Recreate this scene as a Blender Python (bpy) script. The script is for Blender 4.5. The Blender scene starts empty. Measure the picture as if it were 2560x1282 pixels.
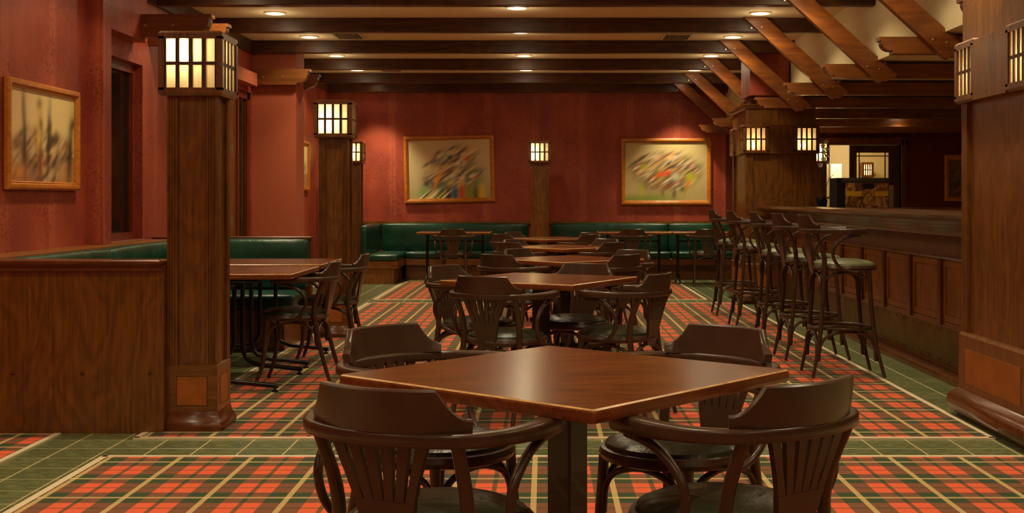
import bpy, bmesh, math, random
import numpy as np
from mathutils import Vector, Matrix
random.seed(7)
PI = math.pi
F = 3098.0

# ------------------------------------------------------------------ camera, world, exposure
scn = bpy.context.scene
COL = scn.collection
cam_d = bpy.data.cameras.new('camera')
cam_d.sensor_width = 36.0
cam_d.lens = F / 2560 * 36.0
cam_d.shift_x = -(1362 - 1280) / 2560
cam_d.shift_y = -(641 - 500) / 2560
cam_d.clip_start = 0.05
cam = bpy.data.objects.new('camera', cam_d)
cam.location = (0, 0, 1.2)
cam.rotation_euler = (PI / 2, 0, 0)
COL.objects.link(cam)
scn.camera = cam
w = bpy.data.worlds.new('world'); scn.world = w; w.use_nodes = True
w.node_tree.nodes['Background'].inputs[0].default_value = (1.0, 0.72, 0.45, 1)
w.node_tree.nodes['Background'].inputs[1].default_value = 0.02
vs = scn.view_settings
vs.view_transform = 'Standard'; vs.look = 'None'; vs.gamma = 1.0
vs.use_curve_mapping = False
vs.exposure = 1.0
P_DOWN = 38.0       # watts of each ceiling downlight
P_FILL = 0.9        # soft part of each downlight
P_WIDE = 13.0      # wide scatter of each downlight
P_LANT = 1.7
WARM = (1.0, 0.84, 0.53)

# ------------------------------------------------------------------ material helpers
def newmat(name):
    m = bpy.data.materials.new(name); m.use_nodes = True
    nt = m.node_tree
    b = nt.nodes['Principled BSDF']
    return m, nt, b
def node(nt, t, **kw):
    n = nt.nodes.new(t)
    for k, v in kw.items():
        setattr(n, k, v)
    return n
def inp(n, **kw):
    for k, v in kw.items():
        n.inputs[k.replace('_', ' ')].default_value = v
    return n
def c4(c): return (c[0], c[1], c[2], 1.0)
def s2l(r, g, b):
    def f(u):
        u /= 255.0
        return u / 12.92 if u <= 0.04045 else ((u + 0.055) / 1.055) ** 2.4
    return (f(r), f(g), f(b))
def coords(nt, scale=(1, 1, 1), rot=(0, 0, 0)):
    tc = node(nt, 'ShaderNodeTexCoord')
    mp = node(nt, 'ShaderNodeMapping')
    mp.inputs['Scale'].default_value = scale
    mp.inputs['Rotation'].default_value = rot
    nt.links.new(tc.outputs['Object'], mp.inputs[0])
    return mp.outputs[0]
def coords2(nt, scale, pre):
    if not pre: return coords(nt, scale)
    v = coords(nt, (1, 1, 1), (0, 0, pre))
    mp = node(nt, 'ShaderNodeMapping'); mp.inputs['Scale'].default_value = scale
    nt.links.new(v, mp.inputs[0]); return mp.outputs[0]
def ramp(nt, fac, stops, interp='LINEAR'):
    r = node(nt, 'ShaderNodeValToRGB')
    r.color_ramp.interpolation = interp
    e = r.color_ramp.elements
    while len(e) > 1: e.remove(e[-1])
    e[0].position = stops[0][0]; e[0].color = c4(stops[0][1])
    for p, c in stops[1:]:
        x = e.new(p); x.color = c4(c)
    nt.links.new(fac, r.inputs[0])
    return r.outputs[0]
def mixc(nt, fac, a, b, mode='MIX'):
    m = node(nt, 'ShaderNodeMix', data_type='RGBA', blend_type=mode)
    for sock, v in ((0, fac), (6, a), (7, b)):
        if hasattr(v, 'links') or hasattr(v, 'is_linked'):
            nt.links.new(v, m.inputs[sock])
        else:
            m.inputs[sock].default_value = v if sock == 0 else c4(v)
    return m.outputs[2]
def mth(nt, op, a, b=None, c=None):
    m = node(nt, 'ShaderNodeMath', operation=op)
    for i, v in enumerate((a, b, c)):
        if v is None: continue
        if hasattr(v, 'is_linked'): nt.links.new(v, m.inputs[i])
        else: m.inputs[i].default_value = v
    return m.outputs[0]
def noise(nt, vec, scale, detail=3, rough=0.55, dist=0.0):
    n = node(nt, 'ShaderNodeTexNoise')
    n.inputs['Scale'].default_value = scale
    n.inputs['Detail'].default_value = detail
    n.inputs['Roughness'].default_value = rough
    n.inputs['Distortion'].default_value = dist
    if vec is not None: nt.links.new(vec, n.inputs['Vector'])
    return n.outputs[0]
def bump(nt, b, h, strength=0.2, dist=0.01):
    bp = node(nt, 'ShaderNodeBump')
    bp.inputs['Strength'].default_value = strength
    bp.inputs['Distance'].default_value = dist
    nt.links.new(h, bp.inputs['Height'])
    nt.links.new(bp.outputs[0], b.inputs['Normal'])

def wood(name, dark, light, axis='z', rough=0.35, spread=1.0, coat=0.0, ring=7.0, pre=0.0):
    """oak-like veneer: stretched pores plus broad cathedral figure"""
    m, nt, b = newmat(name)
    st = {'x': (1.2, 24, 24), 'y': (24, 1.2, 24), 'z': (24, 24, 1.2)}[axis]
    sw = {'x': (0.35, 1, 1), 'y': (1, 0.35, 1), 'z': (1, 1, 0.35)}[axis]
    fine = noise(nt, coords2(nt, st, pre), 2.4 * spread, 5, 0.65)
    big = noise(nt, coords2(nt, sw, pre), ring * 0.55, 3, 0.5, 0.6)
    rings = mth(nt, 'FRACT', mth(nt, 'MULTIPLY', big, 9.0))
    rings = mth(nt, 'ABSOLUTE', mth(nt, 'SUBTRACT', rings, 0.5))
    k = mth(nt, 'ADD', mth(nt, 'MULTIPLY', fine, 0.75), mth(nt, 'MULTIPLY', rings, 0.36))
    col = ramp(nt, k, [(0.24, dark), (0.72, light)])
    nt.links.new(col, b.inputs['Base Color'])
    b.inputs['Roughness'].default_value = rough
    b.inputs['Coat Weight'].default_value = coat
    b.inputs['Coat Roughness'].default_value = 0.18
    bump(nt, b, k, 0.08, 0.004)
    return m
def plain(name, col, rough=0.5, metal=0.0, var=0.12, nscale=18, coat=0.0, bs=0.05):
    m, nt, b = newmat(name)
    n = noise(nt, coords(nt), nscale, 3)
    c = ramp(nt, n, [(0.3, tuple(x * (1 - var) for x in col)), (0.7, tuple(x * (1 + var) for x in col))])
    nt.links.new(c, b.inputs['Base Color'])
    b.inputs['Roughness'].default_value = rough
    b.inputs['Metallic'].default_value = metal
    b.inputs['Coat Weight'].default_value = coat
    if bs: bump(nt, b, n, bs, 0.004)
    return m
def glow(name, col, strength):
    m, nt, b = newmat(name)
    b.inputs['Base Color'].default_value = c4(col)
    b.inputs['Emission Color'].default_value = c4(col)
    b.inputs['Emission Strength'].default_value = strength
    return m

M = {}
OAKD, OAKL = s2l(80, 46, 15), s2l(142, 88, 32)
for ax in 'xyz':
    M['oak_' + ax] = wood('oak veneer ' + ax, OAKD, OAKL, ax, 0.33, coat=0.25)
    M['oakl_' + ax] = wood('lighter oak ' + ax, s2l(104, 58, 18), s2l(164, 102, 38), ax, 0.36, coat=0.15)
    M['beam_' + ax] = wood('stained beam ' + ax, s2l(44, 22, 10), s2l(96, 54, 26), ax, 0.42, spread=0.7, ring=4)
    M['brace_' + ax] = wood('reddish pine ' + ax, s2l(98, 50, 18), s2l(150, 86, 34), ax, 0.36, spread=0.6, ring=4, coat=0.2)
    M['mahog_' + ax] = wood('mahogany ' + ax, s2l(78, 37, 12), s2l(124, 66, 26), ax, 0.28, coat=0.3)
M['beam_gloss'] = wood('dark polished bar edge', s2l(50, 26, 12), s2l(104, 62, 30), 'y', 0.22, coat=0.4)
M['inlay'] = plain('honey veneer inlay', s2l(160, 92, 28), 0.4, var=0.2, nscale=9)
M['framewood'] = wood('honey picture frame wood', s2l(176, 96, 24), s2l(220, 138, 44), 'x', 0.35, coat=0.2)
M['table'] = wood('varnished table wood', s2l(84, 40, 12), s2l(138, 74, 26), 'x', 0.23, coat=0.12, pre=PI / 4)
M['worn'] = plain('worn table edge with painted highlight', s2l(206, 160, 104), 0.28, var=0.3, nscale=30)  # top chamfer: wear and a bright edge highlight, both put into the colour
M['table_edge'] = wood('worn table edge', s2l(96, 42, 16), s2l(150, 82, 36), 'x', 0.3, coat=0.3)
M['chair'] = plain('dark brown stained bentwood', s2l(72, 50, 35), 0.29, var=0.18, nscale=12, coat=0.0)
M['black'] = plain('black enamelled steel', s2l(22, 17, 14), 0.3, var=0.2, coat=0.2)
M['blackm'] = plain('matt black', s2l(20, 16, 14), 0.6)
M['brass'] = plain('aged brass sheet', s2l(122, 98, 52), 0.42, 0.75, 0.25, 6)
M['screw'] = plain('pale screw head', s2l(210, 190, 150), 0.3, 0.7, 0.05)
M['strip'] = plain('pale metal edge strip', s2l(244, 226, 190), 0.4, 0.1, 0.04)
M['grout'] = plain('pale grout', s2l(206, 186, 136), 0.8)
M['ceiling'] = plain('cream ceiling paint', s2l(226, 200, 158), 0.8, var=0.03)
M['cream'] = plain('cream wall paint', s2l(222, 205, 160), 0.8, var=0.03)
M['white'] = plain('white painted pier', s2l(240, 236, 220), 0.7, var=0.02)
M['terra'] = plain('terracotta painted plaster', s2l(186, 92, 60), 0.75, var=0.07, nscale=60)
M['redwood'] = wood('red stained window wood', s2l(92, 30, 14), s2l(140, 58, 26), 'z', 0.35, coat=0.2)
M['grey'] = plain('grey plastic', s2l(150, 138, 108), 0.5, var=0.04)
M['darkgrey'] = plain('dark grey casing', s2l(70, 62, 46), 0.45, var=0.08)
M['yellow'] = plain('yellow stripe print', s2l(250, 200, 30), 0.5, var=0.03)
M['petal'] = plain('white orchid petal', s2l(225, 210, 190), 0.6, var=0.05)
M['leaf'] = plain('dark plant stem', s2l(48, 46, 22), 0.5)
M['lampring'] = plain('white lamp rim', s2l(225, 210, 175), 0.4)
M['lens'] = glow('downlight lens', (1.0, 0.86, 0.58), 3.2)
M['bulb'] = glow('lantern bulb', (1.0, 0.80, 0.48), 22.0)

def leather(name, dk, lt, rough, wr=3.0):
    m, nt, b = newmat(name)
    n = noise(nt, coords(nt), wr, 3, 0.5, 0.8)
    f = noise(nt, coords(nt), 90, 2)
    nt.links.new(ramp(nt, n, [(0.3, dk), (0.7, lt)]), b.inputs['Base Color'])
    b.inputs['Roughness'].default_value = rough
    h = mth(nt, 'ADD', n, mth(nt, 'MULTIPLY', f, 0.08))
    bump(nt, b, h, 0.35, 0.03)
    return m
M['green'] = leather('bottle green leatherette', s2l(12, 50, 38), s2l(26, 78, 58), 0.30)
M['seat'] = leather('dark green brown seat leather', s2l(34, 36, 24), s2l(50, 54, 36), 0.27, 6.0)
M['seatl'] = leather('olive grey seat leather', s2l(96, 100, 68), s2l(124, 128, 90), 0.33, 6.0)

def tile_mat():
    m, nt, b = newmat('green slate-look floor tile')
    n = noise(nt, coords(nt, (1, 2.4, 1)), 16, 6, 0.7, 0.5)
    oi = node(nt, 'ShaderNodeObjectInfo')
    k = mth(nt, 'ADD', n, mth(nt, 'MULTIPLY', oi.outputs['Random'], 0.10))
    nt.links.new(ramp(nt, k, [(0.3, s2l(72, 86, 54)), (0.55, s2l(104, 114, 76)), (0.8, s2l(142, 144, 100))]), b.inputs['Base Color'])
    b.inputs['Roughness'].default_value = 0.26
    bump(nt, b, n, 0.1, 0.003)
    return m
M['tile'] = tile_mat()

def wallpaper():
    m, nt, b = newmat('red damask wallpaper')
    v = coords(nt, (1, 1, 1))
    n1 = noise(nt, v, 4.6, 2, 0.5, 3.6)
    sw = mth(nt, 'ABSOLUTE', mth(nt, 'SUBTRACT', mth(nt, 'FRACT', mth(nt, 'MULTIPLY', n1, 6.5)), 0.5))
    line = ramp(nt, sw, [(0.08, (1, 1, 1)), (0.22, (0, 0, 0))])
    reg = ramp(nt, noise(nt, coords(nt), 2.2, 2), [(0.36, (0, 0, 0)), (0.56, (1, 1, 1))])
    mask = mth(nt, 'MULTIPLY', line, reg)
    bl = noise(nt, coords(nt, (1, 1, 0.5)), 2.0, 5, 0.6)
    gr = noise(nt, coords(nt), 60, 3)
    base = ramp(nt, mth(nt, 'ADD', mth(nt, 'MULTIPLY', bl, 0.85), mth(nt, 'MULTIPLY', gr, 0.15)),
                [(0.3, s2l(140, 54, 38)), (0.55, s2l(172, 74, 50)), (0.75, s2l(198, 98, 64))])
    tc = node(nt, 'ShaderNodeTexCoord'); sp = node(nt, 'ShaderNodeSeparateXYZ'); nt.links.new(tc.outputs['Object'], sp.inputs[0])
    u = mth(nt, 'ADD', mth(nt, 'ADD', sp.outputs[0], sp.outputs[1]), mth(nt, 'MULTIPLY', bl, 0.10))
    fr = mth(nt, 'ABSOLUTE', mth(nt, 'SUBTRACT', mth(nt, 'FRACT', mth(nt, 'ADD', mth(nt, 'DIVIDE', u, 0.74), 50.06)), 0.5))
    seam = ramp(nt, fr, [(0.0, (0, 0, 0)), (0.40, (0, 0, 0)), (0.47, (1, 1, 1)), (0.49, (1, 1, 1)), (0.496, (0, 0, 0))])
    base = mixc(nt, mth(nt, 'MULTIPLY', mth(nt, 'MULTIPLY', seam, bl), 0.6), base, s2l(216, 118, 78))
    col = mixc(nt, mth(nt, 'MULTIPLY', mask, 0.5), base, s2l(98, 32, 22))
    nt.links.new(col, b.inputs['Base Color'])
    b.inputs['Roughness'].default_value = 0.5
    bump(nt, b, mask, 0.2, 0.003)
    return m
M['paper'] = wallpaper()
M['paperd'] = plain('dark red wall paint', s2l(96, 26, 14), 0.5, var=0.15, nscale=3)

def tartan(name, x0, y0, px=0.3287, py=0.339):
    m, nt, b = newmat(name)
    tc = node(nt, 'ShaderNodeTexCoord')
    sp = node(nt, 'ShaderNodeSeparateXYZ'); nt.links.new(tc.outputs['Object'], sp.inputs[0])
    YEL, GRN, ORG, BRN = s2l(250, 214, 140), s2l(42, 66, 30), s2l(240, 98, 50), s2l(128, 76, 44)
    def band(out, o, p, cw, cw_y):
        f = mth(nt, 'FRACT', mth(nt, 'ADD', mth(nt, 'DIVIDE', mth(nt, 'SUBTRACT', out, o), p), 100.0))
        d = mth(nt, 'ABSOLUTE', mth(nt, 'SUBTRACT', f, 0.5))      # 0.5 at the yellow line, 0 mid orange
        org = mth(nt, 'MULTIPLY', mth(nt, 'LESS_THAN', d, 0.245), mth(nt, 'GREATER_THAN', d, cw))
        yl = mth(nt, 'GREATER_THAN', d, 0.5 - cw_y)
        return org, yl
    ox, yx = band(sp.outputs[0], x0, px, 0.030, 0.036)
    oy, yy = band(sp.outputs[1], y0, py, 0.016, 0.032)
    base = mixc(nt, oy, mixc(nt, ox, GRN, BRN), mixc(nt, ox, BRN, ORG))
    base = mixc(nt, mth(nt, 'MULTIPLY', yx, 0.54), base, YEL)
    base = mixc(nt, mth(nt, 'MULTIPLY', yy, 0.54), base, YEL)
    fz = noise(nt, coords(nt), 420, 2)
    base = mixc(nt, 0.35, base, ramp(nt, fz, [(0.3, (0.55, 0.55, 0.55)), (0.7, (1.25, 1.25, 1.25))]), 'MULTIPLY')
    nt.links.new(base, b.inputs['Base Color'])
    b.inputs['Roughness'].default_value = 0.95
    b.inputs['Sheen Weight'].default_value = 0.1
    bump(nt, b, fz, 0.3, 0.004)
    return m
M['tartanA'] = tartan('tartan carpet front', -1.688, 5.65)
M['tartanB'] = tartan('tartan carpet main', -1.688, 6.377)

def pane_mat(name, clear):
    m, nt, b = newmat(name)
    out = nt.nodes['Material Output']
    tr = node(nt, 'ShaderNodeBsdfTranslucent'); tr.inputs[0].default_value = (1.0, 0.93, 0.70, 1)
    tp = node(nt, 'ShaderNodeBsdfTransparent'); tp.inputs[0].default_value = (1.0, 0.9, 0.68, 1)
    gl = node(nt, 'ShaderNodeBsdfGlossy'); gl.inputs['Roughness'].default_value = 0.2
    m1 = node(nt, 'ShaderNodeMixShader'); m1.inputs[0].default_value = clear
    nt.links.new(tr.outputs[0], m1.inputs[1]); nt.links.new(tp.outputs[0], m1.inputs[2])
    m2 = node(nt, 'ShaderNodeMixShader'); m2.inputs[0].default_value = 0.04
    nt.links.new(m1.outputs[0], m2.inputs[1]); nt.links.new(gl.outputs[0], m2.inputs[2])
    nt.links.new(m2.outputs[0], out.inputs[0])
    return m
M['pane'] = pane_mat('frosted amber lantern glass', 0.55)
M['paneclear'] = pane_mat('clear amber lantern glass', 0.78)
def glass_mat(name, col, alpha):
    m, nt, b = newmat(name)
    out = nt.nodes['Material Output']
    tp = node(nt, 'ShaderNodeBsdfTransparent'); tp.inputs[0].default_value = c4(col)
    gl = node(nt, 'ShaderNodeBsdfGlossy'); gl.inputs['Roughness'].default_value = 0.03
    m1 = node(nt, 'ShaderNodeMixShader'); m1.inputs[0].default_value = alpha
    nt.links.new(tp.outputs[0], m1.inputs[1]); nt.links.new(gl.outputs[0], m1.inputs[2])
    nt.links.new(m1.outputs[0], out.inputs[0])
    return m
M['glass'] = glass_mat('clear glass', (0.9, 0.88, 0.8), 0.08)
def nightglass():
    m, nt, b = newmat('window glass against the night')
    b.inputs['Base Color'].default_value = (0.012, 0.008, 0.006, 1)
    b.inputs['Roughness'].default_value = 0.05
    return m
M['night'] = nightglass()

# ------------------------------------------------------------------ mesh builder
class MB:
    def __init__(s): s.v = []; s.f = []; s.mi = []; s.sm = []; s.cur = 0; s.smooth = False
    def add(s, vs, fs):
        o = len(s.v); s.v += [tuple(p) for p in vs]
        for q in fs:
            s.f.append(tuple(i + o for i in q)); s.mi.append(s.cur); s.sm.append(s.smooth)
        return s
    def box(s, x0, x1, y0, y1, z0, z1):
        vs = [(x, y, z) for z in (z0, z1) for y in (y0, y1) for x in (x0, x1)]
        return s.add(vs, [(0, 2, 3, 1), (4, 5, 7, 6), (0, 1, 5, 4), (2, 6, 7, 3), (0, 4, 6, 2), (1, 3, 7, 5)])
    def cbox(s, x0, x1, y0, y1, z0, z1, c=0.01):
        """box with chamfered top and bottom edges and corners"""
        prof = [(-c, z0), (0, z0 + c), (0, z1 - c), (-c, z1)]
        return s.loft((x0 + x1) / 2, (y0 + y1) / 2, (x1 - x0) / 2, (y1 - y0) / 2, prof, corner=c)
    def loft(s, cx, cy, hx, hy, prof, corner=0.0, cap=True):
        rings = []
        for (o, z) in prof:
            a, b = hx + o, hy + o
            if corner:
                k = corner
                ring = [(-a + k, -b), (a - k, -b), (a, -b + k), (a, b - k), (a - k, b), (-a + k, b), (-a, b - k), (-a, -b + k)]
            else:
                ring = [(-a, -b), (a, -b), (a, b), (-a, b)]
            rings.append([(cx + x, cy + y, z) for x, y in ring])
        n = len(rings[0]); vs = [p for r in rings for p in r]; fs = []
        for i in range(len(rings) - 1):
            for j in range(n):
                k = (j + 1) % n
                fs.append((i * n + j, i * n + k, (i + 1) * n + k, (i + 1) * n + j))
        if cap:
            fs.append(tuple(reversed(range(n)))); fs.append(tuple(range((len(rings) - 1) * n, len(rings) * n)))
        return s.add(vs, fs)
    def prism(s, poly, a, b, plane='xy'):
        """poly (CCW list of 2D) extruded from a to b along the remaining axis"""
        def P(u, v, t):
            return {'xy': (u, v, t), 'xz': (u, t, v), 'yz': (t, u, v)}[plane]
        n = len(poly)
        vs = [P(u, v, a) for u, v in poly] + [P(u, v, b) for u, v in poly]
        fs = [(i, (i + 1) % n, n + (i + 1) % n, n + i) for i in range(n)]
        fs += [tuple(reversed(range(n))), tuple(range(n, 2 * n))]
        return s.add(vs, fs)
    def lathe(s, prof, cx=0, cy=0, n=24, sx=1.0, sy=1.0, closed=False):
        vs = []; fs = []
        for (r, z) in prof:
            for j in range(n):
                a = 2 * PI * j / n
                vs.append((cx + sx * r * math.cos(a), cy + sy * r * math.sin(a), z))
        m = len(prof); L = m if closed else m - 1
        for i in range(L):
            i2 = (i + 1) % m
            for j in range(n):
                k = (j + 1) % n
                fs.append((i * n + j, i * n + k, i2 * n + k, i2 * n + j))
        if not closed:
            fs.append(tuple(reversed(range(n)))); fs.append(tuple(range((m - 1) * n, m * n)))
        return s.add(vs, fs)
    def tube(s, pts, r, n=8, sub=3, closed=False, flat=None):
        """sweep; r number or list; flat=(a,b) scales cross section in side/up direction"""
        P = [Vector(p) for p in pts]
        R = r if isinstance(r, (list, tuple)) else [r] * len(P)
        if sub > 1 and (len(P) > 2 or closed):
            Q = []; RR = []
            m = len(P)
            for i in range(m if closed else m - 1):
                p0 = P[(i - 1) % m] if (closed or i > 0) else P[i] * 2 - P[i + 1]
                p1, p2 = P[i], P[(i + 1) % m]
                p3 = P[(i + 2) % m] if (closed or i + 2 < m) else P[i + 1] * 2 - P[i]
                for k in range(sub):
                    t = k / sub
                    Q.append(0.5 * ((2 * p1) + (-p0 + p2) * t + (2 * p0 - 5 * p1 + 4 * p2 - p3) * t * t + (-p0 + 3 * p1 - 3 * p2 + p3) * t ** 3))
                    RR.append(R[i] * (1 - t) + R[(i + 1) % m] * t)
            if not closed: Q.append(P[-1]); RR.append(R[-1])
            P, R = Q, RR
        m = len(P); vs = []; fs = []
        prev = None
        for i in range(m):
            if closed: t = P[(i + 1) % m] - P[(i - 1) % m]
            else: t = P[min(i + 1, m - 1)] - P[max(i - 1, 0)]
            t.normalize()
            if flat:
                up = Vector((0, 0, 1)); side = t.cross(up)
                if side.length < 1e-4: side = Vector((1, 0, 0))
                side.normalize(); u = side; v = side.cross(t)
            else:
                if prev is None:
                    a = Vector((0, 0, 1)) if abs(t.z) < 0.9 else Vector((1, 0, 0))
                    u = t.cross(a).normalized()
                else:
                    u = (prev - t * prev.dot(t)).normalized()
                prev = u; v = t.cross(u)
            for j in range(n):
                an = 2 * PI * (j + 0.5) / n
                ca, sa = math.cos(an), math.sin(an)
                if flat:
                    q = 0.42
                    ca = math.copysign(abs(ca) ** q, ca) * flat[0]; sa = math.copysign(abs(sa) ** q, sa) * flat[1]
                vs.append(P[i] + (u * ca + v * sa) * R[i])
        for i in range(m if closed else m - 1):
            i2 = (i + 1) % m
            for j in range(n):
                k = (j + 1) % n
                fs.append((i * n + j, i * n + k, i2 * n + k, i2 * n + j))
        if not closed:
            fs.append(tuple(reversed(range(n)))); fs.append(tuple(range((m - 1) * n, m * n)))
        return s.add(vs, fs)
    def cushion(s, x0, x1, y0, y1, z0, z1, r=0.025, nx=10, ny=6, puff=0.015, axis='z'):
        """soft rounded block, puffed on every face"""
        nx = max(3, nx); ny = max(3, ny); nz = 4
        cx, cy, cz = (x0 + x1) / 2, (y0 + y1) / 2, (z0 + z1) / 2
        hx, hy, hz = (x1 - x0) / 2, (y1 - y0) / 2, (z1 - z0) / 2
        def seq(h, n):
            a = [-h, -h + r * 0.3, -h + r]
            a += [(-h + r) + (2 * h - 2 * r) * i / n for i in range(1, n)]
            return a + [h - r, h - r * 0.3, h]
        X, Y, Z = seq(hx, nx), seq(hy, ny), seq(hz, nz)
        idx = {}; vs = []; fs = []
        def V(i, j, k):
            key = (i, j, k)
            if key not in idx:
                p = Vector((X[i], Y[j], Z[k]))
                c = Vector((max(-hx + r, min(hx - r, p.x)), max(-hy + r, min(hy - r, p.y)), max(-hz + r, min(hz - r, p.z))))
                d = p - c
                if d.length > 1e-9: p = c + d.normalized() * r
                u, v_, w_ = p.x / hx, p.y / hy, p.z / hz
                b = puff
                if abs(w_) > 0.9: p.z += math.copysign(b * (1 - u ** 4) * (1 - v_ ** 4), w_)
                if abs(v_) > 0.9: p.y += math.copysign(b * (1 - u ** 4) * (1 - w_ ** 4), v_)
                idx[key] = len(vs); vs.append((cx + p.x, cy + p.y, cz + p.z))
            return idx[key]
        a, b, c = len(X) - 1, len(Y) - 1, len(Z) - 1
        for i in range(a):
            for j in range(b):
                fs.append((V(i, j, 0), V(i, j + 1, 0), V(i + 1, j + 1, 0), V(i + 1, j, 0)))
                fs.append((V(i, j, c), V(i + 1, j, c), V(i + 1, j + 1, c), V(i, j + 1, c)))
        for i in range(a):
            for k in range(c):
                fs.append((V(i, 0, k), V(i + 1, 0, k), V(i + 1, 0, k + 1), V(i, 0, k + 1)))
                fs.append((V(i, b, k), V(i, b, k + 1), V(i + 1, b, k + 1), V(i + 1, b, k)))
        for j in range(b):
            for k in range(c):
                fs.append((V(0, j, k), V(0, j, k + 1), V(0, j + 1, k + 1), V(0, j + 1, k)))
                fs.append((V(a, j, k), V(a, j + 1, k), V(a, j + 1, k + 1), V(a, j, k + 1)))
        s.smooth = True; s.add(vs, fs); s.smooth = False
        return s
    def rot(s, ang, c=(0, 0)):
        ca, sa = math.cos(ang), math.sin(ang)
        s.v = [(c[0] + (x - c[0]) * ca - (y - c[1]) * sa, c[1] + (x - c[0]) * sa + (y - c[1]) * ca, z) for x, y, z in s.v]
        return s
    def mesh(s, name, mats):
        me = bpy.data.meshes.new(name)
        me.from_pydata(s.v, [], s.f)
        if not isinstance(mats, (list, tuple)): mats = [mats]
        for m in mats: me.materials.append(m)
        me.polygons.foreach_set('material_index', s.mi)
        me.polygons.foreach_set('use_smooth', s.sm)
        me.update()
        return me
    def build(s, name, mats, parent=None, loc=(0, 0, 0)):
        return link(name, s.mesh(name, mats), parent, loc)

def link(name, me, parent=None, loc=(0, 0, 0), rot=(0, 0, 0)):
    o = bpy.data.objects.new(name, me)
    o.location = loc; o.rotation_euler = rot
    if parent is not None: o.parent = parent
    COL.objects.link(o)
    return o
def smooth(o, ang=40):
    me = o.data
    me.polygons.foreach_set('use_smooth', [True] * len(me.polygons))
    try: me.set_sharp_from_angle(angle=math.radians(ang))
    except Exception: pass
    return o
def thing(name, label, cat, loc=(0, 0, 0), rz=0.0, group=None):
    o = bpy.data.objects.new(name, None); COL.objects.link(o)
    o.empty_display_size = 0.1
    o.location = loc; o.rotation_euler = (0, 0, rz)
    return tag(o, label, cat, group)
def tag(o, label, cat, group=None):
    o['label'] = label; o['category'] = cat
    if group: o['group'] = group
    return o
def struct(o):
    o['kind'] = 'structure'; return o
def dup(root, loc, rz, label=None, group=None):
    r = root.copy(); COL.objects.link(r); r.location = loc; r.rotation_euler = (0, 0, rz)
    if label: r['label'] = label
    if group: r['group'] = group
    for ch in list(root.children):
        c = ch.copy(); COL.objects.link(c); c.parent = r
        for g in list(ch.children):
            d = g.copy(); COL.objects.link(d); d.parent = c
    return r
def lamp(name, kind, loc, power, col=WARM, rot=(0, 0, 0), **kw):
    d = bpy.data.lights.new(name, kind); d.energy = power; d.color = col
    for k, v in kw.items(): setattr(d, k, v)
    o = bpy.data.objects.new(name, d); o.location = loc; o.rotation_euler = rot
    COL.objects.link(o)
    return o

XL, YB, HC = -3.35, 19.3, 3.0          # left wall, back wall, ceiling height
XD, HL, XR, YF = 2.82, 2.385, 8.0, -3.0
BEAMS = [1.8, 3.55, 5.3, 7.05, 8.8, 10.56, 12.24, 13.97, 15.77, 17.55, 19.05]

# ------------------------------------------------------------------ the room shell
floor = struct(MB().box(XL - 0.2, XR + 0.2, YF - 0.2, YB + 3.4, -0.12, 0.0).build('floor', M['grout']))
struct(MB().box(XL - 0.2, XD + 0.1, YF - 0.2, YB + 0.2, HC, HC + 0.1).build('ceiling', M['ceiling']))
struct(MB().box(XD + 0.1, XR + 0.2, YF - 0.2, YB + 0.2, HL, HL + 0.1).build('ceiling', M['ceiling']))
struct(MB().box(XD, XD + 0.1, YF, YB, HL, HC).build('wall_upper_right', M['cream']))
struct(MB().box(XR, XR + 0.2, YF, YB + 3.4, 0, HL).build('wall_right', M['paperd']))
struct(MB().box(XL - 0.2, XR + 0.2, YF - 0.2, YF, 0, HC).build('wall_front', M['paper']))
# back wall with a doorway (4.28..5.52)
bw = MB().box(XL - 0.2, 2.82, YB, YB + 0.15, 0, HC)
struct(bw.build('wall_back', M['paper']))
b2 = MB().box(2.82, 4.25, YB, YB + 0.15, 0, HC).box(5.55, XR, YB, YB + 0.15, 0, HC).box(4.25, 5.55, YB, YB + 0.15, 2.06, HC)
struct(b2.build('wall_back', M['paperd']))
# left wall with window and glazed door openings
lw = MB()
W0, W1, D0, D1 = 9.42, 10.32, 11.7, 14.16
lw.box(XL - 0.2, XL, YF, W0, 0, HC).box(XL - 0.2, XL, W1, D0, 0, HC).box(XL - 0.2, XL, D1, YB, 0, HC)
lw.box(XL - 0.2, XL, W0, W1, 0, 0.86).box(XL - 0.2, XL, W0, W1, 2.32, HC).box(XL - 0.2, XL, D0, D1, 2.42, HC)
struct(lw.build('wall_left', M['paper']))
struct(MB().box(XL, -3.235, 9.08, 9.25, 0.873, 2.48).box(XL, -3.235, 9.08, 10.08, 2.48, HC - 0.001).build('wall_left', M['paper']))
struct(MB().box(XL, -3.235, 11.4, 13.94, 2.48, 2.62).build('wall_left', M['terra']))
struct(MB().box(XL, -2.85, 14.2, 14.67, 0, HC - 0.001).build('wall_left', M['terra']))
# right pier above the big column
struct(MB().box(2.35, 2.80, 14.2, 14.83, 2.40, HC - 0.001).build('wall_upper_right', M['paper']))
# long trim beam along the left wall
struct(MB().box(XL + 0.001, XL + 0.05, YF, 14.19, 2.86, HC - 0.001).box(XL + 0.001, XL + 0.05, 14.68, YB, 2.86, HC - 0.001).build('trim_1', M['beam_y']))
# timber cap above the benches, on the walls
struct(MB().box(XL, 2.87, YB - 0.05, YB - 0.001, 0.83, 0.875).box(XL, XL + 0.27, 6.495, 10.375, 0.83, 0.872).build('trim_2', M['oakl_x']))

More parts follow.
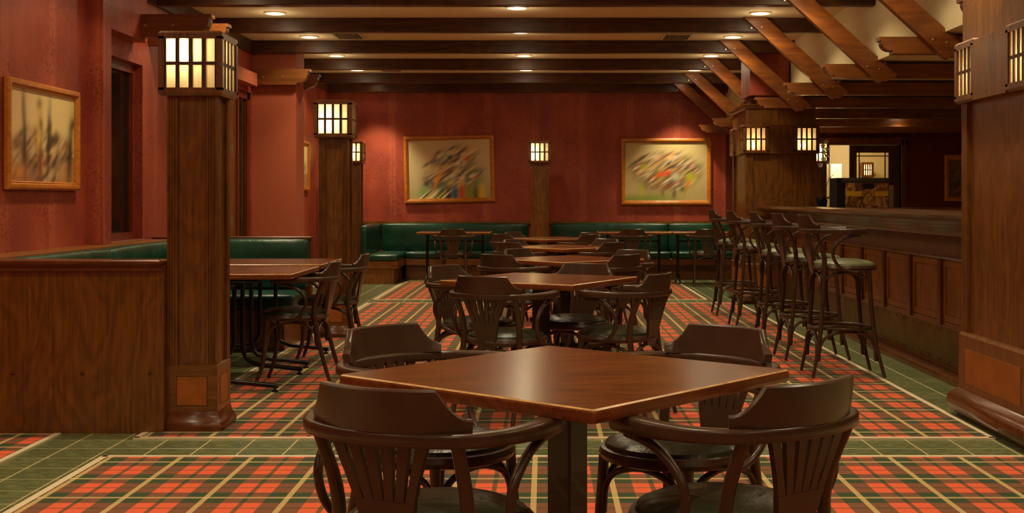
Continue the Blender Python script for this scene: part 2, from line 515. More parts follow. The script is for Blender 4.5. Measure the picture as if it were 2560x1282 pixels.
# window_1
def framed_window(name, y0, y1, z0, z1, xw, fw, panes, mat):
    m = MB()
    m.box(xw, xw + 0.06, y0, y0 + fw, z0, z1).box(xw, xw + 0.06, y1 - fw, y1, z0, z1)
    m.box(xw, xw + 0.06, y0 + fw, y1 - fw, z0, z0 + fw).box(xw, xw + 0.06, y0 + fw, y1 - fw, z1 - fw, z1)
    # inner bead
    g = fw + 0.015
    m.box(xw + 0.01, xw + 0.045, y0 + fw, y0 + g, z0 + fw, z1 - fw).box(xw + 0.01, xw + 0.045, y1 - g, y1 - fw, z0 + fw, z1 - fw)
    fr = struct(m.build(name, mat))
    for a, b in panes:
        MB().box(xw + 0.018, xw + 0.026, a, b, z0 + fw, z1 - fw).build('pane', M['night'], fr)
    return fr
w1 = framed_window('window_1', W0, W1, 0.86, 2.32, XL - 0.12, 0.075, [(W0 + 0.075, W1 - 0.075)], M['redwood'])
MB().cbox(XL - 0.12, XL + 0.03, W0, W1, 0.855, 0.88, 0.004).build('sill', M['redwood'], w1)

d1 = struct(MB().box(XL - 0.10, XL - 0.02, D0, D0 + 0.08, 0, 2.42).box(XL - 0.10, XL - 0.02, D1 - 0.12, D1, 0, 2.42)
            .box(XL - 0.10, XL - 0.02, D0, D1, 2.34, 2.42).box(XL - 0.10, XL - 0.02, 13.60, 13.66, 0, 2.34).build('door_1', M['redwood']))
leaf = MB().box(XL - 0.085, XL - 0.04, D0 + 0.08, 13.60, 0, 2.34).build('door_leaf', M['oak_z'], d1)
MB().box(XL - 0.075, XL - 0.06, 13.66, D1 - 0.12, 0, 2.34).build('pane', M['night'], d1)
MB().box(XL - 0.05, XL - 0.02, 13.80, 13.83, 0, 2.34).build('glazing_bar', M['brass'], d1)
def text_mesh(body, size, name, depth=0.001):
    cu = bpy.data.curves.new(name, 'FONT'); cu.body = body; cu.size = size; cu.extrude = depth
    cu.align_x = 'CENTER'; cu.align_y = 'CENTER'
    o = bpy.data.objects.new(name, cu); COL.objects.link(o)
    bpy.context.view_layer.update()
    dg = bpy.context.evaluated_depsgraph_get()
    me = bpy.data.meshes.new_from_object(o.evaluated_get(dg))
    bpy.data.objects.remove(o)
    me.materials.clear()
    return me
for zz in (1.737, 0.965):
    em = MB()
    for r0, r1 in ((0.056, 0.050), (0.040, 0.036)):
        n = 28; vs_, fs_ = [], []
        for j in range(n):
            a = 2 * PI * j / n
            for r in (r0, r1):
                vs_.append((0.0, r * math.cos(a), r * 1.12 * math.sin(a)))
        for j in range(n):
            k = (j + 1) % n
            fs_.append((2 * j, 2 * k, 2 * k + 1, 2 * j + 1))
        em.add(vs_, fs_)
    e = em.build('emblem_sticker', M['grey'], leaf, (XL - 0.0385, 13.43, zz))
    tm = text_mesh('R', 0.075, 'emblem_letter'); tm.materials.append(M['grey'])
    # the emblem letter lies in the same flat print
    for v in tm.vertices:
        x, y, z = v.co; v.co = (0.0005 + z, x, y)
    bmx = bmesh.new(); bmx.from_mesh(e.data); bmx.from_mesh(tm); bmx.to_mesh(e.data); bmx.free()

# ------------------------------------------------------------------ ceiling timbers
def add_bolts(m, pts, y, r=0.008):
    for (x, z) in pts:
        m.prism([(x + r * math.cos(a * PI / 4), z + r * math.sin(a * PI / 4)) for a in range(8)], y - 0.004, y + 0.004, 'xz')
def nm(i, lst):
    return lst[i % len(lst)]
ordn = ['first', 'second', 'third', 'fourth', 'fifth', 'sixth']
vis = [10.56, 12.24, 13.97, 15.77, 17.55, 19.05]
hb = None
for y in BEAMS:
    m = MB(); m.cbox(XL + 0.05 if abs(y - 13.97) > 9 else XL + 0.051, XD - 0.003, y, y + 0.11, 2.86, HC - 0.001, 0.006)
    me = m.build('ceiling_beam', M['beam_x'])
    if y in vis:
        lab = 'dark transverse ceiling beam, %s from the front of those spanning the room' % ordn[vis.index(y)]
    else:
        lab = 'dark transverse ceiling beam above the front tables, %.1f m before the bar stools' % (10.5 - y)
        lab = {1.8: 'dark ceiling beam above the camera end of the room', 3.55: 'dark ceiling beam over the nearest square table', 5.3: 'dark ceiling beam over the front tile strip',
               7.05: 'dark ceiling beam over the low panelled partition', 8.8: 'dark ceiling beam over the front booth table'}[y]
    tag(me, lab, 'beam', 'transverse ceiling beams')

def corbel_poly(xe, xr, z0, z1, dirn=1):
    """beam with a stepped cyma end at xe; dirn=1: end is the left one"""
    pts = [(xe, z1), (xe, z1 - 0.028), (xe + 0.018 * dirn, z1 - 0.028)]
    R = z1 - 0.028 - (z0 + 0.022)
    for k in range(0, 7):
        a = (k / 6) * PI / 2
        pts.append((xe + dirn * (0.018 + R * (1 - math.cos(a)) * 0.9), z1 - 0.028 - R * math.sin(a)))
    xx = pts[-1][0]
    pts += [(xx + 0.016 * dirn, z0 + 0.022), (xx + 0.016 * dirn, z0), (xr, z0), (xr, z1)]
    if dirn < 0: pts = pts[::-1]
    return pts
low = [7.05, 8.8, 10.56, 12.24, 13.97, 15.77, 17.55, 19.05]
lown = ['beside the near big column', 'second from the near big column', 'third from the near big column', 'fourth from the near big column',
        'just above the far big column', 'behind the far big column', 'second behind the far big column', 'against the back wall']
for i, y in enumerate(low):
    m = MB(); m.prism(corbel_poly(2.375, XR - 0.01, 2.24, 2.36), y + 0.0, y + 0.10, 'xz')
    o = m.build('lower_beam', M['beam_x'] if i > 99 else M['brace_x'])
    tag(o, 'lower cross beam with scrolled end over the bar, %s' % lown[i], 'beam', 'lower beams over the bar')
    o.data.materials.clear(); o.data.materials.append(M['lowb'] if 'lowb' in M else M['brace_x'])
    # soffit board between beam and low ceiling
    MB().box(XD + 0.11, XR - 0.01, y + 0.01, y + 0.09, 2.36, HL - 0.001).build('packer', M['beam_x'], o)
# diagonal braces
bra = [8.8, 10.56, 12.24, 13.97, 15.77, 17.55, 19.05]
bran = ['nearest the camera', 'second from the camera', 'third from the camera', 'meeting the far big column top', 'just behind the far big column', 'second behind the far big column', 'last one at the back wall']
def brace_poly():
    pts = [(1.957, 2.995), (2.17, 2.995), (2.985, 2.262), (2.965, 2.235), (2.945, 2.245)]
    for k in range(1, 6):
        t = k / 6
        x = 2.945 - 0.085 * t; z = 2.245 - 0.03 * t - 0.022 * math.sin(PI * t)
        pts.append((x, z))
    pts += [(2.86, 2.215), (2.845, 2.195), (2.815, 2.205)]
    return pts[::-1]
for i, y in enumerate(bra):
    m = MB(); m.prism(brace_poly(), y - 0.072, y - 0.002, 'xz')
    o = m.build('diagonal_brace', M['bracex'] if 'bracex' in M else M['brace_x'])
    tag(o, 'reddish diagonal timber brace with scalloped foot, %s' % bran[i], 'brace', 'diagonal braces on the right')
    s = MB(); add_bolts(s, [(2.03, 2.89), (2.13, 2.90), (2.73, 2.33), (2.83, 2.31)], y - 0.072)
    s.build('screw', M['screw'], o)
# bracket pairs on the left wall
lb = [(9.93, 'near the window, front one of the pair'), (10.46, 'near the window, rear one of the pair'), (14.08, 'on the terracotta pier, front one of the pair'), (14.68, 'on the terracotta pier, rear one of the pair')]
for y, t in lb:
    m = MB(); m.prism(corbel_poly(-2.672, XL + 0.002, 2.51, 2.69, -1), y, y + 0.11, 'xz')
    o = m.build('timber_bracket', M['brace_x'])
    tag(o, 'scrolled timber bracket on the left wall %s' % t, 'bracket', 'wall brackets')
    s = MB(); add_bolts(s, [(-2.98, 2.60), (-3.2, 2.60)], y); s.build('screw', M['screw'], o)

# ------------------------------------------------------------------ downlights
ring = MB(); ring.lathe([(0.098, HC - 0.002), (0.106, HC - 0.010), (0.090, HC - 0.014), (0.082, HC - 0.004)], n=28, closed=True)
ring_me = ring.mesh('rim', M['lampring'])
lens = MB(); lens.lathe([(0.083, HC - 0.008), (0.079, HC - 0.012), (0.001, HC - 0.014)], n=28)
lens_me = lens.mesh('lens', M['lens'])
rows = [(-2.59, 'left row'), (2.07, 'right row'), (-0.26, 'middle row')]
ys = [-1.6, 0.8, 3.0, 4.7, 6.6, 8.4, 10.2, 11.9, 13.63, 15.4, 17.1, 18.8]
vy = [11.9, 13.63, 15.4, 17.1, 18.8]
for x, rn in rows:
    for y in ys:
        yy = y
        if x == -0.26:
            yy = {11.9: 11.57, 13.63: 13.25}.get(y, y)
        if yy in vy or yy in (11.57, 13.25):
            idx = {11.9: 0, 11.57: 0, 13.63: 1, 13.25: 1, 15.4: 2, 17.1: 3, 18.8: 4}[yy]
            lab = 'round recessed ceiling downlight, %s of the %s counting from the camera' % (ordn[idx], rn)
        else:
            lab = 'round recessed downlight of the %s, %s ceiling bay from the camera wall' % (rn, (ordn + ['seventh'])[ys.index(y)])
        if x == -0.26 and yy == 18.8:
            continue
        t = thing('downlight', lab, 'ceiling light', (x, yy, 0), 0, 'recessed downlights')
        link('rim', ring_me, t); link('lens', lens_me, t)
        if yy == 18.8:      # the row that washes the back wall
            lamp('downlight_spot', 'SPOT', (x, yy, HC - 0.03), P_DOWN * 2.6, spot_size=math.radians(84), spot_blend=0.75, shadow_soft_size=0.06)
            continue
        lamp('downlight_spot', 'SPOT', (x, yy, HC - 0.03), P_DOWN, spot_size=math.radians(92), spot_blend=1.0, shadow_soft_size=0.06)
        lamp('downlight_wide', 'SPOT', (x, yy, HC - 0.03), P_WIDE, spot_size=math.radians(142), spot_blend=0.35, shadow_soft_size=0.07)
        lamp('downlight_glow', 'POINT', (x, yy, HC - 0.16), P_FILL, shadow_soft_size=0.05)
# lights over the bar side
for x, y in ((5.2, 3), (5.2, 8), (5.6, 12.0), (5.0, 17.4)):
    t = thing('downlight', 'round downlight in the low ceiling behind the bar, %s' % {3: 'nearest the camera wall', 8: 'over the near half of the bar', 12.0: 'over the far end of the bar', 17.4: 'before the rear doorway'}[y], 'ceiling light', (x, y, -(HC - HL)), 0, 'bar downlights')
    link('rim', ring_me, t); link('lens', lens_me, t)
    lamp('bar_spot', 'SPOT', (x, y, HL - 0.03), P_DOWN * 0.8, spot_size=math.radians(130), spot_blend=0.9, shadow_soft_size=0.07)
# smoke detector
sd = MB(); sd.lathe([(0.075, HC - 0.002), (0.07, HC - 0.02), (0.03, HC - 0.055), (0.012, HC - 0.075), (0.001, HC - 0.078)], n=16)
tag(smooth(sd.build('smoke_detector', M['grey'], None, (-0.25, 18.2, 0))), 'small cone shaped detector on the ceiling near the back wall', 'detector')
# vents
def vent(x, y, lab):
    t = thing('ceiling_vent', lab, 'vent', (x, y, HC), 0, 'ceiling vents')
    w_, d_ = 0.155, 0.24
    m = MB().box(-w_, w_, -d_, -d_ + 0.02, -0.012, -0.001).box(-w_, w_, d_ - 0.02, d_, -0.012, -0.001)
    m.box(-w_, -w_ + 0.02, -d_ + 0.02, d_ - 0.02, -0.012, -0.001).box(w_ - 0.02, w_, -d_ + 0.02, d_ - 0.02, -0.012, -0.001)
    m.build('frame', M['lampring'], t)
    MB().box(-w_ + 0.02, w_ - 0.02, -d_ + 0.02, d_ - 0.02, -0.003, -0.001).build('backing', M['blackm'], t)
    sl = MB().box(-0.006, 0.006, -d_ + 0.021, d_ - 0.021, -0.014, -0.003).mesh('slat', M['grey'])
    for k in range(9):
        link('slat', sl, t, (-w_ + 0.04 + k * 0.0275, 0, 0))
vent(-2.15, 13.55, 'slatted metal ceiling vent on the left between second and third beam')
vent(1.45, 13.65, 'slatted metal ceiling vent on the right between second and third beam')
vent(-2.13, 17.05, 'slatted metal ceiling vent on the left near the back wall')

# ------------------------------------------------------------------ floor tiles
P = 0.2172
gx = [1.588 - P * k for k in range(-6, 25)]; gx.sort()
tile_me = MB().loft(P / 2, P / 2, P / 2 - 0.0036, P / 2 - 0.0036, [(0, 0.0), (0, 0.0005), (-0.0006, 0.0009)]).mesh('tile', M['tile'])
carp = [(-2.063, 2.26, YF, 5.787), (-2.063, 2.26, 6.215, 14.42), (-2.063, 1.95, 14.87, 18.2), (-6, -2.48, YF, 6.35)]
def in_carpet(x, y, e=0.0):
    return any(a + e < x < b - e and c + e < y < d - e for a, b, c, d in carp)
cand = []
x = gx[0]
x = 1.588 - P * 24
nx_ = 31
for i in range(nx_):
    for j in range(-14, 62):
        xx = 1.588 - P * 24 + i * P; yy = 5.98 + j * P
        x0_, x1_, y0_, y1_ = xx, xx + P, yy, yy + P
        if x0_ < XL or x1_ > 2.95 or y1_ > 18.9: continue
        cs = [(x0_ + a * P, y0_ + b * P) for a in (0.02, 0.5, 0.98) for b in (0.02, 0.5, 0.98)]
        if all(in_carpet(u, v) for u, v in cs): continue
        cand.append((x0_, y0_))
cand.sort(key=lambda t: t[1])
def seen(x, y):
    px = 1362 + F * x / max(y, .1); py = 500 + 1.2 * F / max(y, .1)
    return -400 < px < 2640 and py < 1360
vis_t = [c for c in cand if c[1] > 3.5 and seen(*c) and not (c[0] < -2.0 and 6.4 < c[1] < 10.6 and c[0] < -2.9)]
near = vis_t[:280]
for c in near:
    link('tile', tile_me, floor, (c[0], c[1], 0))
rest = MB()
for c in vis_t[280:]:
    rest.loft(c[0] + P / 2, c[1] + P / 2, P / 2 - 0.0036, P / 2 - 0.0036, [(0, 0.0), (0, 0.0005), (-0.0006, 0.0009)])
o = rest.build('tile', M['tile'], floor); o['kind'] = 'stuff'

# carpets with metal edge strips
def carpet(x0, x1, y0, y1, mat, lab, edges):
    t = MB().box(x0, x1, y0, y1, 0.0, 0.0065).build('carpet', mat)
    tag(t, lab, 'carpet', 'tartan carpets')
    wd = 0.028
    for e in edges:
        m = MB()
        if e == 'f': m.box(x0, x1, y0 - 0.004, y0 + wd, 0.0, 0.0085)
        if e == 'b': m.box(x0, x1, y1 - wd, y1 + 0.004, 0.0, 0.0085)
        if e == 'l': m.box(x0 - 0.004, x0 + wd, y0, y1, 0.0, 0.0085)
        if e == 'r': m.box(x1 - wd, x1 + 0.004, y0, y1, 0.0, 0.0085)
        m.build('edge_strip', M['strip'], t)
carpet(-2.063, 2.26, -1.5, 5.787, M['tartanA'], 'red and green tartan carpet under the nearest table', 'blr')
carpet(-2.063, 2.26, 6.215, 14.42, M['tartanB'], 'long red and green tartan carpet under the central row of tables', 'fblr')
carpet(-2.063, 1.95, 14.87, 18.2, M['tartanB'], 'red and green tartan carpet in front of the back wall bench', 'flr')
carpet(XL + 0.01, -2.48, 3.0, 6.345, M['tartanA'], 'tartan carpet piece in front of the low panelled partition', 'r')

# ------------------------------------------------------------------ bentwood armchair and bar stool
def bentwood(kind, seat_mat):
    st = kind == 'stool'
    dz = 0.30 if st else 0.0                 # everything from the seat up is shifted
    SH = 0.44 + dz
    t = thing('bar_stool' if st else 'bentwood_armchair', '', 'bar stool' if st else 'chair')
    cm = M['chair']
    # seat frame ring and cushion
    rr = MB(); rr.lathe([(0.205, SH - 0.028), (0.222, SH - 0.022), (0.228, SH - 0.008), (0.222, SH + 0.008), (0.205, SH + 0.012), (0.192, SH + 0.004), (0.19, SH - 0.02)], n=32, closed=True)
    smooth(rr.build('seat_frame', cm, t))
    cu = MB(); cu.lathe([(0.001, SH - 0.02), (0.205, SH - 0.012), (0.213, SH + 0.006), (0.206, SH + 0.022), (0.17, SH + 0.037), (0.11, SH + 0.046), (0.05, SH + 0.05), (0.001, SH + 0.051)], n=32)
    smooth(cu.build('seat', seat_mat, t))
    zl = 0.0
    if st: FY, RY, FX, RX = 0.235, -0.245, 0.185, 0.19
    else: FY, RY, FX, RX = 0.215, -0.275, 0.178, 0.185
    for sx in (-1, 1):
        m = MB()
        if st: pts = [(sx * 0.158, 0.135, SH - 0.02), (sx * 0.165, 0.15, SH - 0.25), (sx * 0.170, 0.175, 0.25), (sx * FX, FY, 0.0)]
        else: pts = [(sx * 0.158, 0.140, SH - 0.02), (sx * 0.163, 0.152, 0.27), (sx * 0.166, 0.172, 0.12), (sx * FX, FY, 0.0)]
        m.tube(pts, [0.017, 0.016, 0.014, 0.011], 8, 4); smooth(m.build('leg', cm, t), 60)
    for sx in (-1, 1):
        m = MB()
        if st: pts = [(sx * RX, RY, 0.0), (sx * 0.178, -0.195, 0.28), (sx * 0.17, -0.165, SH - 0.02), (sx * 0.17, -0.175, SH + 0.10), (sx * 0.178, -0.232, SH + 0.236)]
        else: pts = [(sx * RX, RY, 0.0), (sx * 0.178, -0.215, 0.20), (sx * 0.17, -0.168, SH - 0.02), (sx * 0.17, -0.175, SH + 0.10), (sx * 0.178, -0.232, SH + 0.236)]
        m.tube(pts, [0.011, 0.0145, 0.017, 0.0165, 0.015], 8, 4); smooth(m.build('leg', cm, t), 60)
    # arm rail: a bent U band
    zt = SH + 0.2395
    U = [(-0.258, 0.085), (-0.272, 0.02), (-0.272, -0.07), (-0.248, -0.155), (-0.195, -0.222), (-0.105, -0.262), (0, -0.275),
         (0.105, -0.262), (0.195, -0.222), (0.248, -0.155), (0.272, -0.07), (0.272, 0.02), (0.258, 0.085)]
    rd = [1.25, 1.3, 1.15, 1, 1, 1, 1, 1, 1, 1, 1.15, 1.3, 1.25]
    m = MB()
    m.tube([(x, y, zt) for x, y in U], [0.020 * k for k in rd], 12, 4, flat=(1.0, 0.82))
    smooth(m.build('arm_rail', cm, t), 50)
    # crest board: curved, concave shoulders
    m = MB(); N = 40; A0 = 0.79
    rings = []
    for i in range(N + 1):
        u = -1 + 2 * i / N
        a = u * A0
        # point on the back arc
        ex, ey = 0.270 * math.sin(a), -0.276 + 0.262 * (1 - math.cos(a))
        ax = abs(u)
        if ax < 0.65: h = 0.094
        elif ax < 0.99:
            q = (ax - 0.65) / 0.34
            h = 0.094 - 0.066 * (1 - (1 - q) ** 2.0)
        else: h = 0.028
        nx_, ny_ = math.sin(a), -math.cos(a)
        lean = 0.012 * (h / 0.094)
        ring_ = []
        for (o_, z_) in ((-0.006, 0.0), (0.018, 0.0), (0.018 + lean, h - 0.004), (0.014 + lean, h), (0.0 + lean, h), (-0.004 + lean, h - 0.004)):
            ring_.append((ex + nx_ * o_, ey + ny_ * o_, zt + 0.0145 + z_))
        rings.append(ring_)
    vs_ = [p for r in rings for p in r]; fs_ = []
    for i in range(N):
        for j in range(6):
            k = (j + 1) % 6
            fs_.append((i * 6 + j, i * 6 + k, (i + 1) * 6 + k, (i + 1) * 6 + j))
    fs_.append(tuple(reversed(range(6)))); fs_.append(tuple(range(N * 6, N * 6 + 6)))
    m.add(vs_, fs_); smooth(m.build('crest_rail', cm, t), 35)
    # fan splat: six slats joined by a solid lower part
    zb, zs, ztp = SH - 0.045, SH + 0.095, zt + 0.0
    def yb(z):
        q = (z - zb) / (ztp - zb); return -0.206 - 0.058 * q ** 1.1
    m = MB()
    wb0, wb1 = 0.058, 0.078
    vs_ = []
    for (z, w_) in ((zb, wb0 - 0.008), (SH + 0.02, wb0), (zs, wb1)):
        for (x_, d) in ((-w_, -0.008), (w_, -0.008), (w_, 0.008), (-w_, 0.008)):
            vs_.append((x_, yb(z) + d, z))
    fs_ = []
    for i in range(2):
        for j in range(4):
            k = (j + 1) % 4
            fs_.append((i * 4 + j, i * 4 + k, (i + 1) * 4 + k, (i + 1) * 4 + j))
    fs_ += [(3, 2, 1, 0), (8, 9, 10, 11)]
    m.add(vs_, fs_); m.build('splat', cm, t)
    W_ = 0.135
    for i in range(6):
        m = MB(); vs_ = []
        for q in (0.0, 0.35, 0.7, 1.0):
            z = zs + (ztp - zs) * q
            half = wb1 + (W_ - wb1) * q
            cx_ = (-1 + (i + 0.5) / 3) * half
            hw = half / 6 - (0.0012 + 0.0055 * min(1, q * 2.2))
            bow = -0.010 * (1 - (cx_ / 0.14) ** 2) * q + 0.012 * q
            for (dx_, d) in ((-hw, -0.007), (hw, -0.007), (hw, 0.007), (-hw, 0.007)):
                vs_.append((cx_ + dx_, yb(z) + bow + d, z))
        fs_ = []
        for r_ in range(3):
            for j in range(4):
                k = (j + 1) % 4
                fs_.append((r_ * 4 + j, r_ * 4 + k, (r_ + 1) * 4 + k, (r_ + 1) * 4 + j))
        fs_ += [(3, 2, 1, 0), (12, 13, 14, 15)]
        m.add(vs_, fs_); m.build('slat', cm, t)
    # bent arm supports
    for sx in (-1, 1):
        m = MB()
        m.tube([(sx * 0.258, 0.055, zt - 0.024), (sx * 0.262, 0.0, zt - 0.030), (sx * 0.262, -0.07, zt - 0.055), (sx * 0.256, -0.125, zt - 0.115), (sx * 0.248, -0.118, zt - 0.185),
                (sx * 0.240, -0.07, zt - 0.242), (sx * 0.236, 0.0, zt - 0.268), (sx * 0.233, 0.045, zt - 0.272)], [0.012, 0.012, 0.0115, 0.0115, 0.0115, 0.011, 0.0105, 0.009], 8, 4)
        smooth(m.build('arm_support', cm, t), 60)
    # bent arches under the seat
    def arch(p, q, ztop, zlow, name='leg_arch'):
        m = MB(); p = Vector(p); q = Vector(q)
        def L(u, z): v = p.lerp(q, u); return (v.x, v.y, z)
        m.tube([L(0.03, zlow), L(0.06, zlow + (ztop - zlow) * 0.55), L(0.2, ztop - 0.022), L(0.5, ztop), L(0.8, ztop - 0.022), L(0.94, zlow + (ztop - zlow) * 0.55), L(0.97, zlow)], 0.0105, 7, 3)
        smooth(m.build(name, cm, t), 60)
    fz = 0.152; rz_ = -0.19
    arch((-0.16, fz, 0), (0.16, fz, 0), SH - 0.038, SH - 0.19)
    arch((-0.16, fz, 0), (-0.172, rz_, 0), SH - 0.038, SH - 0.19)
    arch((0.16, fz, 0), (0.172, rz_, 0), SH - 0.038, SH - 0.19)
    arch((-0.17, rz_, 0), (0.17, rz_, 0), SH - 0.038, SH - 0.17)
    if st:
        m = MB(); n = 28
        m.tube([(0.205 * math.cos(2 * PI * k / n), -0.015 + 0.212 * math.sin(2 * PI * k / n), 0.325) for k in range(n)], 0.0115, 8, 1, closed=True)
        smooth(m.build('foot_ring', cm, t), 60)
        arch((-0.172, 0.19, 0), (0.172, 0.19, 0), 0.305, 0.11, 'lower_arch')
        arch((-0.172, 0.19, 0), (-0.18, -0.215, 0), 0.305, 0.11, 'lower_arch')
        arch((0.172, 0.19, 0), (0.18, -0.215, 0), 0.305, 0.11, 'lower_arch')
        arch((-0.18, -0.215, 0), (0.18, -0.215, 0), 0.305, 0.13, 'lower_arch')
    return t
chair0 = bentwood('chair', M['seat'])
stool0 = bentwood('stool', M['seatl'])
def face(fx, fy):          # rotation that turns local +Y to (fx,fy)
    return math.atan2(fy, fx) - PI / 2
first = {'c': True, 's': True}
def put(proto, key, x, y, fx, fy, lab, grp):
    rz = face(fx, fy)
    if first[key]:
        first[key] = False
        proto.location = (x, y, FZ(x, y)); proto.rotation_euler = (0, 0, rz)
        proto['label'] = lab; proto['group'] = grp
        return proto
    return dup(proto, (x, y, FZ(x, y)), rz, lab, grp)
def FZ(x, y): return 0.013
def crest(x, y, fx, fy):
    l = math.hypot(fx, fy); return (x + 0.29 * fx / l, y + 0.29 * fy / l, fx / l, fy / l)

G1, G2 = 'armchairs around the central tables', 'armchairs at the side tables'
TB = [(0.060, 3.29, 4.5), (-0.022, 7.23, 16.5), (0.175, 9.66, -5), (0.165, 12.15, 0.5), (0.08, 14.9, -11)]
def chair_at(sx, sy, fx, fy, lab, grp=G1):
    l = math.hypot(fx, fy); fx /= l; fy /= l
    def clash():
        for tx, ty, d in TB:
            r = math.radians(45 + d); c, q = math.cos(r), math.sin(r)
            for (u, v) in ((-0.225, -0.12), (0.225, -0.12), (-0.19, -0.19), (0.19, -0.19), (-0.12, -0.245), (0.12, -0.245), (0, -0.26)):
                px = sx + u * fy + v * fx - tx; py = sy - u * fx + v * fy - ty
                if abs(px * c + py * q) < 0.430 and abs(-px * q + py * c) < 0.430: return True
        return False
    k = 0
    while clash() and k < 60:
        sx -= 0.01 * fx; sy -= 0.01 * fy; k += 1
    put(chair0, 'c', sx, sy, fx, fy, lab, grp)
N_ = {1: 'nearest', 2: 'second', 3: 'third', 4: 'fourth', 5: 'farthest'}
D_ = {'NL': 'near left', 'NR': 'near right', 'FL': 'far left', 'FR': 'far right'}
def clab(n, k): return 'dark bentwood armchair with fan back at the %s side of the %s central table' % (D_[k], N_[n])
# table 1, seats given directly
chair_at(-0.245, 2.90, 0.435, 0.90, clab(1, 'NL'))
chair_at(0.425, 2.955, -0.62, 0.785, clab(1, 'NR'))
chair_at(-0.315, 3.76, 0.75, -0.66, clab(1, 'FL'))
chair_at(0.39, 3.73, -0.69, -0.72, clab(1, 'FR'))
for n, k, cx, cy, fx, fy in ((2, 'NL', -.34, 6.49, .45, .89), (2, 'NR', .65, 6.75, -.85, .5), (2, 'FL', -.64, 7.62, .8, -.55), (2, 'FR', .268, 7.84, -.35, -.93),
                             (3, 'NL', -.37, 9.10, .6, .8), (3, 'NR', .622, 9.10, -.7, .7), (3, 'FL', -.25, 10.2, .75, -.65), (3, 'FR', .73, 10.0, -.62, -.78),
                             (4, 'NL', -.366, 11.72, .65, .75), (4, 'NR', .672, 11.75, -.7, .7), (4, 'FL', -.34, 12.6, .75, -.65), (4, 'FR', .655, 12.8, -.65, -.75),
                             (5, 'NL', -.48, 14.7, .65, .75), (5, 'NR', .54, 14.45, -.7, .7), (5, 'FL', -.42, 15.65, .75, -.65), (5, 'FR', .58, 15.35, -.65, -.75)):
    x, y, a, b = crest(cx, cy, fx, fy)
    chair_at(x, y, a, b, clab(n, k))
chair_at(-1.64, 8.12, -1, 0.02, 'dark bentwood armchair at the front booth table, seen from the side', G2)
chair_at(-1.61, 9.22, -1, -0.03, 'dark bentwood armchair at the rear booth table, seen from the side', G2)
chair_at(-1.27, 17.36, 0.0, 1, 'dark bentwood armchair at the left table of the back bench', G2)
chair_at(1.215, 17.36, 0.02, 1, 'dark bentwood armchair at the middle table of the back bench', G2)
chair_at(2.27, 17.36, 0.06, 1, 'dark bentwood armchair at the right table of the back bench, beside the stools', G2)
for i, (x, y, r) in enumerate(((2.035, 8.46, 0.0), (2.02, 9.37, 0.04), (2.02, 10.38, -0.03), (2.015, 11.70, 0.03), (2.02, 12.98, 0.0))):
    put(stool0, 's', x, y, 1, r, 'dark bentwood bar stool with olive seat, %s from the camera along the bar' % ('nearest' if i == 0 else ordn[i]), 'bar stools')

# ------------------------------------------------------------------ pedestal tables
def pedestal():
    t = thing('pedestal_table', '', 'table')
    a = 0.426
    m = MB()
    m.loft(0, 0, a, a, [(-0.010, 0.703), (-0.002, 0.706), (0, 0.715), (0, 0.729), (-0.0015, 0.7335), (-0.006, 0.737)], corner=0.006)
    m.mi = [1] * len(m.f); m.mi[-1] = 0
    for q in range(8): m.mi[-3 - q] = 2
    tt = m.build('tabletop', [M['table'], M['table_edge'], M['worn']], t)
    MB().cbox(-0.04, 0.04, -0.04, 0.04, 0.03, 0.70, 0.006).build('post', M['black'], t)
    MB().box(-0.16, 0.16, -0.03, 0.03, 0.688, 0.702).box(-0.03, 0.03, -0.16, 0.16, 0.68, 0.694).build('top_bracket', M['black'], t)
    for k in range(4):
        m = MB(); an = k * PI / 2 + PI / 4
        c, s_ = math.cos(an), math.sin(an)
        m.tube([(0.02 * c, 0.02 * s_, 0.055), (0.18 * c, 0.18 * s_, 0.045), (0.31 * c, 0.31 * s_, 0.022)], [0.03, 0.026, 0.02], 8, 3)
        smooth(m.build('foot', M['black'], t))
    return t
ped = pedestal()
tabs = [(0.060, 3.29, 4.5, 'big square table with mahogany top in the foreground'), (-0.022, 7.23, 16.5, 'square pedestal table, second in the central row'),
        (0.175, 9.66, -5, 'square pedestal table, third in the central row'), (0.165, 12.15, 0.5, 'square pedestal table, fourth in the central row'),
        (0.08, 14.9, -11, 'square pedestal table, farthest in the central row')]
for i, (x, y, d, lab) in enumerate(tabs):
    r = math.radians(45 + d)
    if i == 0:
        ped.location = (x, y, 0.0075); ped.rotation_euler = (0, 0, r); ped['label'] = lab; ped['group'] = 'square pedestal tables'
    else: dup(ped, (x, y, 0.0075), r, lab, 'square pedestal tables')

